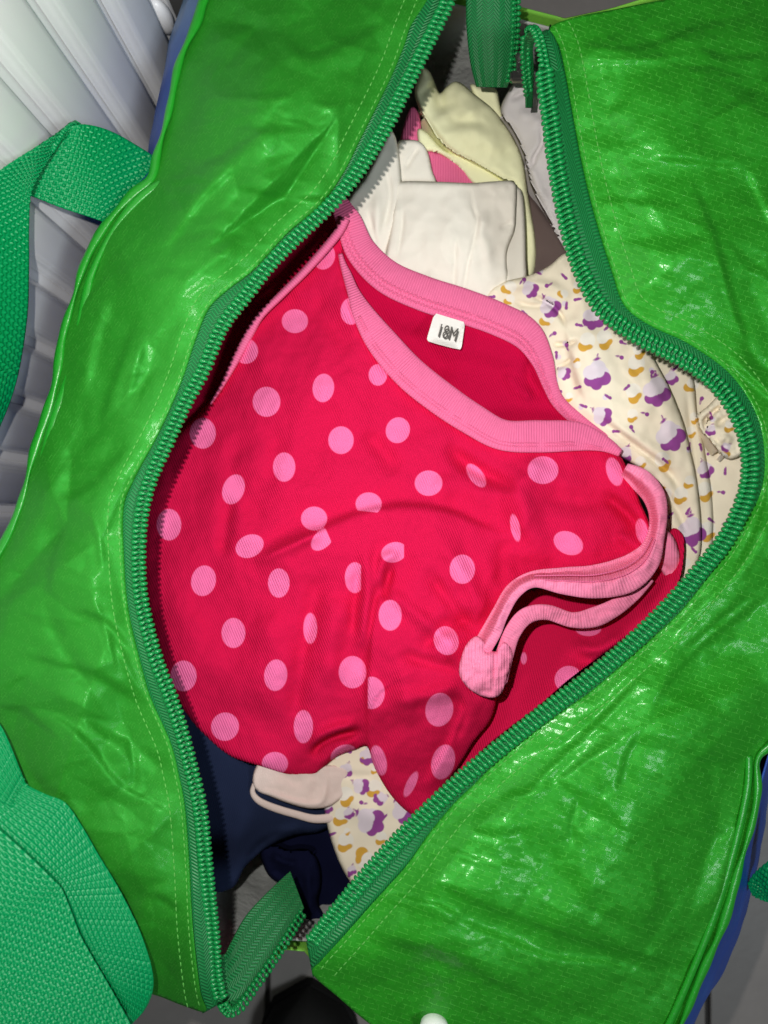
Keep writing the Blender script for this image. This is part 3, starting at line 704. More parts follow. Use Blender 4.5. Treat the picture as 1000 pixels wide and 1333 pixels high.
# end runs of the chain that go down into the bag
LOOP = [(288, 1304, -0.016), (298, 1318, -0.020), (312, 1312, -0.026), (332, 1284, -0.034), (360, 1244, -0.045), (384, 1205, -0.056), (400, 1180, -0.064)]
RLOOP = [(710, 92, 0.004), (705, 62, 0.003), (699, 42, 0.000), (692, 36, -0.006), (686, 44, -0.014), (684, 66, -0.024), (686, 100, -0.036), (690, 130, -0.05)]
TOPR = [(672, -20, -0.035), (671, 40, -0.045), (667, 90, -0.055), (661, 114, -0.06)]
rest += tooth_mats(LOOP, -1, wid=0.72) + tooth_mats(RLOOP, 1, wid=0.75, tilt=0.5) + tooth_mats(TOPR, 1, wid=0.7)
merged_teeth(rest)
# herringbone tape at the two ends of the opening
def tape_rails(A, B, sag=None):
    X, U = ribbon_grid(A, B, 3.0, None, sag); o = link('zipper_tape', grid_mesh('zipper_tape', [(X, U)]), TAPE, bag); solidify(o, 0.0009); return o
tape_rails([(292, 1316, -0.022), (320, 1300, -0.03), (352, 1252, -0.043), (378, 1212, -0.055), (396, 1182, -0.064)], [(296, 1240, -0.032), (304, 1222, -0.040), (322, 1190, -0.052), (352, 1158, -0.064), (378, 1134, -0.075)])
tape_rails([(286, 1306, -0.02), (291, 1315, -0.022), (294, 1317, -0.023)], [(280, 1250, -0.022), (286, 1245, -0.028), (296, 1240, -0.032)])
tape_rails([(607, -20, -0.035), (607, 30, -0.043), (612, 80, -0.054), (620, 113, -0.062)], [(674, -20, -0.036), (673, 40, -0.045), (668, 90, -0.055), (661, 114, -0.062)], lambda u, v: 0.004*np.sin(np.pi*v))
tape_rails([(684, 140, -0.05), (683, 90, -0.032), (682, 55, -0.018), (690, 40, -0.006), (700, 48, -0.001), (708, 70, 0.000), (712, 92, 0.001)], [(692, 140, -0.054), (694, 92, -0.036), (694, 62, -0.022), (700, 50, -0.012), (712, 38, -0.006), (724, 52, -0.003), (734, 92, -0.003)])
# slider hanging at the end of the right-hand chain
bm = bmesh.new()
for (x, y, z, sx, sy, sz) in ((676, 84, -0.050, .0035, .011, .005), (674, 100, -0.052, .009, .006, .005)):
    m = bmesh.ops.create_cube(bm, size=1)['verts']; bmesh.ops.scale(bm, vec=(sx, sy, sz), verts=m); bmesh.ops.translate(bm, vec=Wa(np.array([x, y]), z), verts=m)
bmesh.ops.bevel(bm, geom=bm.edges[:], offset=0.0012, segments=2, affect='EDGES')
m = bmesh.ops.create_uvsphere(bm, u_segments=10, v_segments=6, radius=0.003)['verts']; bmesh.ops.translate(bm, vec=Wa(np.array([677, 74]), -0.047), verts=m)
me = bpy.data.meshes.new('slider'); bm.to_mesh(me); bm.free(); link('slider', me, METAL, bag)

# --- walls: ring of (top, bulge at mid height, bottom)
top = [(560, -18, -.075), (672, 8, -.085), (735, 24, -.085), (800, 10, -.05), (900, -20, -.03), (1040, 30, -.026), (1075, 300, -.024), (1085, 600, -.022), (1060, 840, -.02), (1000, 985, -.021), (986, 1033, -.022), (968, 1113, -.024), (944, 1193, -.025), (916, 1265, -.027), (888, 1329, -.029),
       (800, 1385, -.034), (640, 1390, -.034), (520, 1345, -.04), (430, 1280, -.06), (396, 1238, -.10), (372, 1236, -.10), (300, 1290, -.07), (262, 1308, -.05), (200, 1285, -.038), (60, 1250, -.034), (-60, 1130, -.03), (-85, 980, -.028), (-50, 830, -.028),
       (-2, 722, -.03), (32, 636, -.031), (60, 538, -.032), (84, 430, -.033), (108, 348, -.033), (168, 258, -.035), (200, 228, -.036), (217, 160, -.037), (233, 88, -.037), (256, 30, -.037), (290, -45, -.037), (400, -60, -.05)]
bul = {10: 18, 11: 24, 12: 27, 13: 25, 14: 18, 9: 9, 34: 14, 35: 26, 36: 30, 37: 38, 38: 44, 33: 6}
Tn = np.array(top, float); TW = Wa(Tn[:, :2], Tn[:, 2]); n = len(Tn)
def ring(i, z, k, b):
    x = TW[i].copy(); p = np.array([x[0], x[1]])
    if b:   # pushes outward: the side bellies out under the seam
        q = Tn[i, :2]; c = np.array([500, 666.5]); d = (q-c)/np.linalg.norm(q-c); w = Wa(q+d*b, z); return np.array([w[0], w[1], z])
    return np.array([p[0]*k, p[1]*k, z])
rings = [TW, np.array([ring(i, min(-0.062, Tn[i, 2]-0.02), 1.0, bul.get(i, 0)*0.8) for i in range(n)]), np.array([ring(i, min(-0.10, Tn[i, 2]-0.03), 1.0, bul.get(i, 0)) for i in range(n)]),
         np.array([ring(i, -0.20, 0.99, 0) for i in range(n)]), np.array([ring(i, -0.37, 0.95, 0) for i in range(n)])]
def wall(name, i0, i1, mat, sc=1.0, dz=0.0):
    idx = [i % n for i in range(i0, i1+1)]
    X = np.stack([np.stack([r[i] for i in idx]) for r in rings], 1); U = np.zeros(X.shape[:2]+(2,))
    X = X.copy(); X[..., :2] *= sc; X[..., 2] += dz
    # refine along the height and add slack
    k = 6; Y = []
    for a in range(X.shape[1]-1):
        for t in range(k): Y.append(X[:, a]*(1-t/k)+X[:, a+1]*(t/k))
    Y.append(X[:, -1]); X = np.stack(Y, 1)
    Z = []
    for a in range(X.shape[0]-1):
        for t in range(6): Z.append(X[a]*(1-t/6)+X[a+1]*(t/6))
    Z.append(X[-1]); X = np.stack(Z, 0)
    P2 = np.stack([np.arctan2(X[..., 1], X[..., 0]).ravel()*800, X[..., 2].ravel()*2500], 1)
    nz = (pnoise(P2, 90, 21)*0.006+pnoise(P2, 35, 22)*0.003).reshape(X.shape[:2])*np.linspace(0, 1, X.shape[1])[None]
    rr = np.linalg.norm(X[..., :2], axis=2); X[..., :2] *= (1+nz/rr)[..., None]
    U = np.stack([P2[:, 0].reshape(X.shape[:2])*0.4, P2[:, 1].reshape(X.shape[:2])*0.4], -1)
    V = X.reshape(-1, 3); a, b = X.shape[:2]
    F = [(i*b+j, (i+1)*b+j, (i+1)*b+j+1, i*b+j+1) for i in range(a-1) for j in range(b-1)]
    o = link(name, mesh(name, V, F, U.reshape(-1, 2)), mat, bag); solidify(o, 0.0008, 0); return o
wall('side_panel', 5, 15, BLUE); wall('side_panel', 24, 38, BLUE); wall('end_panel', 38, 45, GREEN_BACKLIT); wall('end_panel', 15, 24, GREEN_BACKLIT)
wall('lining', 0, n, LINING, 0.985, -0.004)
bot = rings[-1]*np.array([1.0, 1.0, 1.0]); V = [tuple(v) for v in bot]+[(0, 0, -0.37)]
link('base', mesh('base', V, [(i, (i+1) % n, n) for i in range(n)]), GREEN_SMOOTH, bag).location.z += -0.004

# --- webbing handles
def web(pu=2.3, pv=2.2, a=0.0019):
    def f(u, v):
        s = np.sin(np.pi*u/pu)*np.sin(np.pi*v/pv)
        return a*np.where(s > 0, s, -0.35*s) + 0.00012*np.sin(u*5.3+v*1.7)
    return f
def webrows(pu=3.6, pv=2.4, a=0.0018):
    def f(u, v):
        r = np.abs(np.sin(np.pi*u/pu)); return a*(0.8*r*np.abs(np.sin(np.pi*v/pv)) + 0.7*np.exp(-((np.mod(u, pu)/pu-0.02)/0.10)**2))
    return f
def handle(grids):
    o = link('handle', grid_mesh('handle', grids), WEB, bag); solidify(o, 0.0012); return o
ST = 1.25
gA = ribbon_grid([(215, 212, -0.058), (188, 195, -0.050), (150, 173, -0.030), (120, 163, -0.014), (98, 163, -0.006), (75, 172, -0.008), (40, 205, -0.016)],
                 [(170, 310, -0.054), (141, 292, -0.042), (115, 282, -0.032), (90, 274, -0.025), (70, 267, -0.022), (48, 258, -0.020), (10, 245, -0.022)], ST, web())
gB = ribbon_grid([(104, 163, -.012), (96, 164, -.007), (80, 171, -.005), (50, 190, .004), (0, 222, .018), (-40, 262, .030), (-58, 320, .034), (-62, 420, .034), (-66, 540, .030), (-80, 640, .024)],
                 [(99, 165, -.011), (82, 178, -.006), (64, 202, -.004), (48, 230, -.002), (40, 256, -.002), (38, 300, -.008), (38, 350, -.018), (35, 420, -.028), (18, 510, -.036), (-20, 600, -.040)], ST, web(2.2, 2.1))
handle([gA, gB])
gC = ribbon_grid([(-30, 905, .006), (-14, 925, .006), (0, 943, .007), (10, 962, .009), (20, 986, .011), (28, 1006, .012), (36, 1024, .010)],
                 [(-70, 985, .012), (-55, 1000, .014), (-40, 1014, .016), (-25, 1026, .018), (-10, 1036, .019), (5, 1046, .018), (24, 1054, .014)], ST, webrows())
gD = ribbon_grid([(26, 1010, .011), (36, 1022, .012), (60, 1034, .012), (85, 1045, .011), (106, 1074, .010), (128, 1112, .009), (151, 1150, .008), (170, 1186, .007), (186, 1222, .005), (198, 1262, .001), (199, 1290, -.005), (188, 1316, -.011), (170, 1334, -.016)],
                 [(-40, 1040, .018), (-25, 1056, .019), (0, 1082, .018), (30, 1110, .017), (52, 1130, .016), (68, 1144, .014), (80, 1158, .012), (92, 1184, .010), (104, 1216, .008), (118, 1242, .006), (132, 1266, .003), (146, 1290, 0), (158, 1314, -.004)], ST, webrows())
gE = ribbon_grid([(-60, 1030, .020), (-20, 1064, .022), (20, 1098, .022), (52, 1128, .021), (72, 1148, .020), (81, 1158, .019), (92, 1184, .018), (104, 1216, .017), (118, 1242, .016), (132, 1266, .015), (146, 1290, .013), (164, 1322, .010), (180, 1352, .008)],
                 [(-120, 1120, .030), (-120, 1150, .032), (-110, 1190, .033), (-100, 1210, .033), (-90, 1240, .033), (-80, 1260, .033), (-70, 1290, .032), (-60, 1310, .032), (-50, 1330, .030), (-40, 1350, .03), (-30, 1370, .028), (-20, 1390, .026), (-10, 1410, .024)], ST, web(2.4, 2.2))
handle([gC, gD, gE])
gR = ribbon_grid([(1040, 1090, -.02), (1005, 1118, -.03), (985, 1136, -.045), (977, 1150, -.055)], [(1060, 1180, -.02), (1020, 1178, -.03), (1000, 1172, -.045), (984, 1164, -.056)], ST, web())
handle([gR])
print('bag done', NT_)

# ------------------------------------------------------------------ prints
def ell(P, x, y, rx, ry, a=0, cut=None):
    c, s = math.cos(a), math.sin(a); dx = P[:, 0]-x; dy = P[:, 1]-y
    u = dx*c+dy*s; v = -dx*s+dy*c; r = np.sqrt((u/rx)**2+(v/ry)**2); d = (r-1)*min(rx, ry)
    if cut is not None:                                       # half plane (nx, ny, offset): printed dot running into a fold
        d = np.maximum(d, dx*cut[0]+dy*cut[1]-cut[2])
    return d
DOTS = [(422, 334, 14, 17, .3), (384, 418, 17, 15.5), (320, 457, 16, 16.5), (347, 523, 18, 19.5), (264, 564, 17, 20), (421, 505, 14, 18.5, .1), (457, 405, 13.5, 17.5), (492, 488, 12, 14), (518, 560, 15.5, 17, .4), (444, 573, 16.5, 18),
        (370, 608, 14.5, 19), (304, 637, 14, 20, .35), (558, 629, 18, 16.5), (620, 619, 9, 18, -.65), (707, 612, 20, 18), (800, 614, 10, 19, -.3), (480, 656, 17, 15, 0, (-.1, 1, 10)), (409, 675, 17, 15.5), (220, 683, 16, 20.5), (420, 702, 11, 18, .8, (.9, -.4, 9)),
        (325, 711, 19, 14.5, -.45), (513, 719, 17, 13, -.3, (1, 0, 13)), (740, 707, 20, 14.5, .45), (671, 687, 6, 18, -.2), (602, 741, 16.5, 19), (462, 752, 13, 20, 0, (1, 0, 8)), (363, 759, 14, 19), (265, 756, 16, 20, .2), (508, 801, 15, 20),
        (404, 818, 9, 20), (304, 824, 15.5, 19.5), (581, 834, 16, 19, -.3), (459, 875, 18, 21), (359, 879, 15, 20.5, .1), (239, 880, 17, 20), (484, 902, 17, 21, 0, (-1, 0, 5)), (572, 924, 18, 22, .2), (395, 946, 12.5, 21.5), (293, 946, 18, 18.5, .5),
        (448, 984, 18, 14, -.4), (358, 994, 17, 15), (493, 990, 10, 20, -.25), (577, 992, 15, 23, .25), (535, 1021, 6, 18, .45), (836, 692, 8, 17, -.2), (468, 662, 1, 1)]
def dots(P): return {'dot': np.min([ell(P, *d) for d in DOTS], axis=0)}
DOTS2 = [(766, 818, 17, 10), (740, 884, 18, 17, -.4), (682, 857, 4, 8)]
def dots2(P): return {'dot': np.min([ell(P, *d) for d in DOTS2], axis=0)}

BIG = [(776, 488, 1.0, .1), (854, 510, 1.0, .0), (872, 568, 1.05, -.35), (900, 692, 1.0, 0), (772, 414, .8, .3), (716, 400, .75, -.5), (690, 377, .6, -.6), (784, 542, .7, -.9), (734, 486, .5, -.8), (918, 612, .6, -.3),
       (874, 492, .5, 0), (812, 592, .6, .5), (482, 1070, 1.0, -.9), (526, 1056, .9, -.6), (470, 1024, .6, -1.0), (450, 1003, .5, .4), (432, 1013, .5, .3), (454, 1059, .4, 0), (495, 1039, .5, 1.3), (426, 1052, .4, 0), (458, 1133, .35, .2), (478, 985, .6, .2), (925, 560, .4, .4), (945, 582, .35, 1)]
MUS = [(760, 450, 1, .6), (787, 448, 1, 0), (826, 482, 1.1, .3), (825, 518, 1, 0), (822, 545, .7, .3), (708, 418, .8, 1), (751, 377, .7, .4), (658, 376, .8, 1.2), (896, 504, .8, 1), (904, 548, .6, 0), (900, 566, .6, 0), (918, 646, 1, 0), (920, 698, 1, .2), (884, 650, .9, .4),
       (895, 631, .7, .6), (864, 607, 1.0, -.2), (834, 607, .7, 0), (832, 462, .8, 0), (450, 1043, 1, 0), (484, 1031, .9, .5), (441, 1068, 1.0, .6), (447, 1102, 1.0, .4), (472, 1112, 1.2, 2.6), (494, 1095, .7, .5), (474, 990, .7, 1.4), (452, 1085, .4, 0), (948, 558, .7, .5), (740, 520, .5, .3), (660, 392, .6, 1)]
SML = [(714, 372), (738, 398), (752, 390), (808, 464), (816, 504), (792, 516), (822, 558), (802, 562), (912, 582), (898, 582), (904, 716), (896, 666), (720, 434), (724, 462), (752, 504), (472, 1046), (457, 1138), (700, 355), (684, 408), (640, 386), (768, 370), (848, 486), (866, 600), (424, 1030), (500, 1065), (440, 1020), (925, 590), (940, 640), (728, 512), (760, 528)]
_g = random.Random(12)
for _k in range(900):
    _x, _y = (_g.uniform(640, 950), _g.uniform(350, 740)) if _k % 3 else (_g.uniform(418, 560), _g.uniform(970, 1140))
    if all(math.hypot(_x-q[0], _y-q[1]) > 24*q[2] for q in BIG) and all(math.hypot(_x-q[0], _y-q[1]) > 19 for q in MUS) and all(math.hypot(_x-q[0], _y-q[1]) > 17 for q in SML):
        if _g.random() < 0.4: MUS.append((_x, _y, _g.uniform(.45, .75), _g.uniform(0, 6)))
        else: SML.append((_x, _y))
def floral(P):
    lav = np.full(len(P), 50.0); pur = lav.copy(); mus = lav.copy(); whi = lav.copy()
    def loc(x, y, k, a):
        c, s = math.cos(a), math.sin(a); dx = P[:, 0]-x; dy = P[:, 1]-y
        return np.stack([(dx*c+dy*s)/k, (-dx*s+dy*c)/k], 1)
    def ci(q, x, y, r): return np.hypot(q[:, 0]-x, q[:, 1]-y)-r
    for x, y, k, a in BIG:
        k *= 0.86
        q = loc(x, y, k, a); kk = k
        l = np.minimum(np.minimum(ci(q, -8, -2, 12), ci(q, 2, -11, 12)), ci(q, 10, -4, 10))
        p = np.minimum(np.minimum(ci(q, -9, 10, 8.5), ci(q, 13, 4, 10.5)), ci(q, 2, 14, 9)); p = np.maximum(p, -np.minimum(ci(q, -8, -2, 10), ci(q, 4, -5, 8.5)))
        st = np.minimum(np.hypot(q[:, 0]+2+q[:, 1]*0.05, np.maximum(np.abs(q[:, 1]+28)-4, 0))-1.2, ell(q, -1, -24, 6, 2, -.4))
        lav = np.minimum(lav, l*kk); pur = np.minimum(pur, np.minimum(p, st)*kk)
    for x, y, k, a in MUS:
        q = loc(x, y, k, a); w = ci(q, 0, -9, 10); m = np.minimum(ci(q, 0, 1, 7), ell(q, 6, -2, 6, 3.5, -.8)); m = np.maximum(m, -ci(q, -3, -9, 8.5))
        whi = np.minimum(whi, w*k); mus = np.minimum(mus, m*k)
    for i, (x, y) in enumerate(SML):
        q = loc(x, y, 0.72, i*1.3); h = (np.minimum(ell(q, -2, 0, 7, 2.6, .4), ci(q, 4, 2, 3.2)) if i % 3 else np.minimum(ci(q, -3, 0, 4), ell(q, 4, -3, 5, 2, -.7))); pur = np.minimum(pur, h)
        if i % 4 == 1: lav = np.minimum(lav, ci(q, -5, 3, 5))
    return {'lav': lav, 'purple': pur, 'mustard': mus, 'white': whi}

# ------------------------------------------------------------------ red polka dot bodysuit
bs = thing('bodysuit', 'crimson baby bodysuit with pink polka dots and pink ribbed binding, on top of the pile', 'bodysuit', (0, 0, -0.13))
back, zBack = sheet('neck_back', [(440, 285), (462, 320), (500, 360), (550, 388), (605, 402), (650, 418), (690, 445), (706, 490), (728, 530), (770, 572), (790, 600), (700, 596), (600, 574), (530, 530), (485, 470), (455, 400), (440, 345)],
      [(440, 290, -.070), (560, 390, -.072), (690, 445, -.076), (780, 580, -.080), (600, 570, -.078), (480, 450, -.078), (600, 470, -.079), (680, 520, -.082)], REDIN, bs, 4,
      [step([(560, 470), (620, 465), (680, 490), (705, 525)], 12, -.007, 40), ridge([(520, 420), (560, 460), (590, 500)], 18, -.006), ridge([(660, 480), (672, 505), (700, 520)], 10, .005), ridge([(470, 400), (520, 440), (560, 500)], 14, -.004), ridge([(690, 460), (690, 490), (705, 525)], 7, -.004)],
      ((.0012, 60, 31),), skirt=0.01, ang=.3)
sh, zSh = sheet('shoulder_flap', [(452, 280), (425, 340), (370, 390), (320, 450), (270, 530), (215, 610), (190, 590), (230, 500), (290, 390), (370, 310), (430, 262)],
      [(450, 285, -.078), (330, 420, -.096), (230, 580, -.100), (370, 320, -.09)], REDIN, bs, 5, (), ((.0012, 50, 33),), skirt=0.01)
seat, zSeat = sheet('seat_panel', [(560, 1060), (590, 1000), (620, 950), (650, 890), (655, 830), (665, 780), (720, 765), (800, 770), (850, 740), (872, 690), (890, 700), (886, 750), (865, 790), (835, 815), (790, 848), (740, 885), (700, 920), (660, 950), (620, 985)],
      [(570, 1050, -.100), (640, 930, -.088), (700, 860, -.082), (780, 820, -.076), (850, 770, -.070), (880, 710, -.066), (700, 780, -.105), (790, 785, -.100)], RED, bs, 3.5,
      [ridge([(730, 850), (770, 862), (830, 830), (860, 790)], 12, -.008), ridge([(740, 838), (780, 846), (820, 822)], 8, .0045), ridge([(835, 800), (862, 770), (872, 740)], 8, .003), step([(690, 870), (676, 900), (660, 930)], 6, .003, 24)],
      ((.001, 50, 35),), skirt=0.014, ang=.5, attr=dots2)
front_o = [(446, 300), (447, 335), (458, 380), (475, 430), (500, 474), (540, 515), (585, 548), (640, 575), (700, 582), (760, 582), (800, 588), (818, 612), (832, 650), (848, 690), (846, 725), (815, 752), (760, 762), (710, 755), (676, 762), (652, 795), (635, 830),
           (618, 850), (612, 895), (640, 902), (646, 912), (638, 940), (618, 965), (596, 1000), (570, 1035), (548, 1060), (532, 1058), (508, 1034), (488, 1000), (478, 972), (462, 976), (440, 984), (422, 998), (404, 1010), (375, 1008), (335, 996), (300, 984), (272, 962),
           (245, 932), (225, 895), (206, 840), (192, 780), (186, 720), (190, 660), (205, 610), (232, 565), (262, 535), (286, 503), (306, 462), (330, 418), (362, 386), (405, 345)]
front_z = [(446, 300, -.066), (458, 380, -.062), (540, 515, -.064), (640, 575, -.063), (760, 582, -.066), (818, 612, -.066), (848, 690, -.062), (760, 762, -.062), (676, 762, -.060), (640, 830, -.058), (620, 890, -.058), (640, 930, -.066), (590, 1005, -.078), (545, 1058, -.088),
           (488, 1000, -.088), (440, 984, -.090), (375, 1005, -.094), (300, 980, -.097), (240, 925, -.098), (206, 840, -.096), (187, 720, -.094), (210, 600, -.092), (286, 503, -.086), (330, 418, -.080), (405, 345, -.072),
           (400, 480, -.062), (330, 600, -.066), (300, 760, -.072), (330, 890, -.078), (430, 740, -.058), (460, 600, -.058), (540, 640, -.055), (560, 760, -.052), (560, 900, -.058), (420, 880, -.070), (700, 660, -.058), (640, 700, -.055)]
front_f = [step([(310, 740), (345, 722), (392, 700), (430, 682), (470, 666), (530, 657), (585, 665), (640, 688), (690, 700)], 4.5, .0085, 60), ridge([(330, 735), (380, 708), (425, 690)], 9, .003),
           ridge([(300, 640), (293, 690), (290, 730)], 10, -.0028), ridge([(350, 690), (300, 610), (330, 560)], 14, -.002), ridge([(525, 720), (502, 727), (496, 745), (494, 770)], 8, .006), ridge([(514, 735), (506, 748), (499, 785)], 6, -.006),
           step([(496, 920), (478, 925), (478, 880), (484, 820), (494, 770), (498, 742)], 2.8, .0085, 34), ridge([(468, 730), (464, 770), (458, 830)], 7, -.0045), ridge([(484, 745), (478, 800), (470, 850)], 8, .003),
           ridge([(428, 735), (410, 780), (394, 850), (385, 920), (382, 960)], 14, -.004), ridge([(445, 770), (432, 830), (430, 900)], 16, .0035), ridge([(360, 790), (345, 850), (340, 940)], 22, .003),
           step([(478, 905), (478, 940), (480, 985), (500, 1030)], 3, -.006, 26), ridge([(404, 988), (416, 970), (440, 958), (476, 950)], 5, -.009), ridge([(400, 975), (425, 955), (470, 942)], 9, .004), ridge([(410, 1000), (440, 975), (470, 962)], 6, .004),
           ridge([(575, 575), (600, 598), (640, 622), (690, 640)], 11, -.005), ridge([(640, 615), (680, 650), (690, 690), (720, 720)], 16, .004), ridge([(700, 640), (740, 652), (800, 650)], 16, -.0035), ridge([(555, 640), (600, 630), (650, 655)], 16, .003),
           step([(690, 700), (672, 690), (655, 655)], 9, .004, 30), ridge([(780, 640), (815, 668), (836, 700)], 9, -.005), ridge([(800, 690), (828, 712), (842, 722)], 9, .003), ridge([(640, 720), (680, 735), (740, 735)], 14, -.0025),
           ridge([(545, 850), (575, 820), (622, 800)], 11, -.0032), ridge([(560, 780), (600, 790), (640, 780)], 18, .003), ridge([(520, 860), (528, 905), (535, 950)], 16, .003), ridge([(590, 900), (605, 930), (590, 970)], 6, -.003), step([(606, 900), (598, 935), (574, 985), (545, 1030)], 3.5, -.0055, 24),
           ridge([(230, 700), (240, 800), (280, 900)], 26, .003), ridge([(440, 510), (420, 560), (400, 640)], 22, -.0022), ridge([(520, 620), (500, 590), (470, 560)], 12, -.0025), ridge([(585, 690), (560, 730), (540, 800)], 24, .002), ridge([(700, 590), (690, 620), (660, 640)], 14, .0025), ridge([(604, 852), (556, 812), (510, 772), (500, 750)], 11, .0034), ridge([(606, 872), (560, 862), (515, 850)], 9, -.0028), ridge([(604, 888), (560, 905), (505, 915)], 11, .003), ridge([(640, 806), (604, 750), (575, 700)], 12, .003), ridge([(622, 826), (580, 778), (552, 735)], 9, -.0028), ridge([(655, 768), (650, 730), (660, 700)], 9, -.0024), ridge([(470, 700), (478, 740), (474, 800), (468, 860)], 11, .003),
           ridge([(402, 380), (440, 430), (455, 470)], 16, -.0025), ridge([(320, 480), (360, 470), (400, 480)], 18, .0015), ridge([(330, 650), (350, 620), (365, 560)], 12, -.0016)]
front_f = [(k, l, w, h*(1.9 if k == 'r' and w >= 9 else 1.1), L) for k, l, w, h, L in front_f]
front, zF = sheet('front_panel', front_o, front_z, RED, bs, 2.7, front_f, ((.0052, 92, 41), (.0018, 36, 42), (.0005, 13, 43), (.0010, 60, 44, 'r'), (.0002, 6, 45), (.0011, 46, 46, 'd', .9, 1.9)), roll=14, rolld=.004, skirt=0.022, ang=.35, attr=dots)
LBf = [(441, 262, 11), (447, 274, 14), (455, 290, 17), (470, 326, 20), (504, 360, 22), (552, 382, 23), (602, 398, 23), (646, 414, 22), (684, 434, 21), (705, 466, 15), (716, 500, 10), (728, 524, 9), (756, 550, 9), (787, 574, 9)]
band('neck_binding', LBf, PINK, bs, zBack, 0.0030, nw=14, bulge=0.0014, thick=0.003, pk=0.0005)
band('neck_binding', [(443, 330, 3), (446, 342, 4), (452, 358, 6), (460, 380, 8), (473, 408, 14), (496, 443, 20), (532, 484, 22), (574, 518, 22), (614, 545, 21), (654, 566, 20), (702, 568, 21), (750, 568, 19), (785, 577, 11), (808, 590, 5)],
     PINK, bs, zF, 0.0040, nw=14, bulge=0.0014, thick=0.005, pk=0.0005)
# overlock seams beside the bindings: narrow raised rows of thread
for path, off in (([(p[0], p[1]) for p in LBf[3:]], 0.30), ([(p[0], p[1]) for p in LBf[3:]], 0.62)):
    C = spline(LBf[2:], 3.0); Q = offset_curve(C, 0); T = np.gradient(C[:, :2], axis=0); T /= np.linalg.norm(T, axis=1)[:, None]; N = np.stack([-T[:, 1], T[:, 0]], 1)
    Q = C[:, :2] + N*(C[:, 2]*off)[:, None]
    zz = zBack(C[:, :2])+0.0030+0.0015*(1-off**3.2); zig = np.array([1.6*(1 if i % 2 else -1) for i in range(len(Q))])
    Q = Q + N*zig[:, None]
    o = band('seam_thread', [(q[0], q[1], 1.0, z+0.0002) for q, z in zip(Q, zz)], PINK, bs, st=1.6, nw=2, bulge=0.0006, thick=0.0003)
SF = [(474, 408, 14), (497, 444, 20), (533, 484, 22), (575, 518, 22), (615, 545, 21), (654, 566, 20), (702, 568, 21), (750, 568, 19), (785, 578, 11)]
for off in (0.42, 0.62):
    C = spline(SF, 3.0); T = np.gradient(C[:, :2], axis=0); T /= np.linalg.norm(T, axis=1)[:, None]; N = np.stack([-T[:, 1], T[:, 0]], 1)
    Q = C[:, :2] + N*(C[:, 2]*off)[:, None]; zz = zF(C[:, :2])+0.0040+0.0015*(1-off**3.2)
    band('seam_thread', [(q[0], q[1], 0.9, z+0.0001) for q, z in zip(Q, zz)], PINK, bs, st=2, nw=2, bulge=0.0005, thick=0.0003)
band('shoulder_binding', [(450, 284, 6, -.060), (438, 306, 6, -.062), (400, 350, 5.5, -.066), (368, 382, 5, -.070), (340, 410, 5, -.073), (326, 432, 6, -.076), (308, 466, 5.5, -.080), (290, 500, 3.5, -.085), (274, 526, 2, -.089)], PINK, bs, nw=8, bulge=0.003, thick=0.004)
LEGU = [(626, 846, 13, -0.041), (640, 822, 13, -0.039), (652, 797, 11, -0.038), (669, 769, 11, -0.037), (695, 754, 11, -0.036), (735, 756, 18, -0.037), (775, 757, 22, -0.039), (815, 748, 24, -0.040), (841, 728, 19, -0.040), (853, 702, 12, -0.041), (857, 672, 12, -0.043), (851, 645, 15, -0.045), (833, 624, 15, -0.048), (813, 611, 9, -0.052)]
band('leg_binding', LEGU, PINKF, bs, nw=14, bulge=0.0016, thick=0.009, pk=0.0018, flush=zF)
LEGL = [(646, 885, 15, -0.042), (656, 855, 12, -0.043), (667, 824, 11, -0.046), (685, 802, 11, -0.049), (712, 797, 10, -0.052), (745, 807, 10, -0.054), (775, 803, 13, -0.055), (804, 789, 11, -0.054), (828, 772, 8, -.056), (846, 752, 7, -0.052)]
band('leg_binding', LEGL, PINKF, bs, nw=12, bulge=0.0012, thick=0.006, pk=0.0014)
for offv, L_ in ((0.0, LEGU[4:10]), (0.4, LEGU[4:10])):
    C = spline(L_, 3.0); T = np.gradient(C[:, :2], axis=0); T /= np.linalg.norm(T, axis=1)[:, None]; N = np.stack([-T[:, 1], T[:, 0]], 1); Q = C[:, :2]+N*(-C[:, 2]*offv)[:, None]
    band('seam_thread', [(q[0], q[1], 0.9, z+0.0020*(1-offv**3.2)) for q, z in zip(Q, C[:, 3])], PINK, bs, st=2, nw=2, bulge=0.0005, thick=0.0003)
sheet('crotch_end', [(600, 858), (608, 838), (622, 828), (636, 842), (645, 848), (656, 836), (667, 850), (660, 884), (650, 906), (630, 907), (610, 896), (598, 878)],
      [(600, 868, -0.038), (630, 850, -0.036), (662, 855, -0.040), (630, 900, -0.038), (632, 876, -0.034)], PINKF, bs, 2.5, [ridge([(645, 842), (644, 870), (640, 905)], 2.5, -.0022), ridge([(628, 845), (640, 848), (650, 846)], 4, -.004), ridge([(606, 890), (628, 900), (652, 899)], 3, -.001)], ((.0018, 13, 51), (.0008, 6, 53)), roll=5, rolld=.0018, skirt=0.020)
sheet('leg_binding', [(866, 690), (879, 703), (886, 730), (882, 756), (872, 765), (864, 748), (856, 734), (858, 712)], [(866, 692, -.058), (886, 735, -.060), (860, 735, -.062), (873, 728, -.055)], PINKF, bs, 2.5, [ridge([(856, 736), (866, 738), (872, 750)], 3, -.0015)], ((.0010, 12, 52), (.0005, 6, 54)), roll=7, rolld=.003, skirt=0.012)
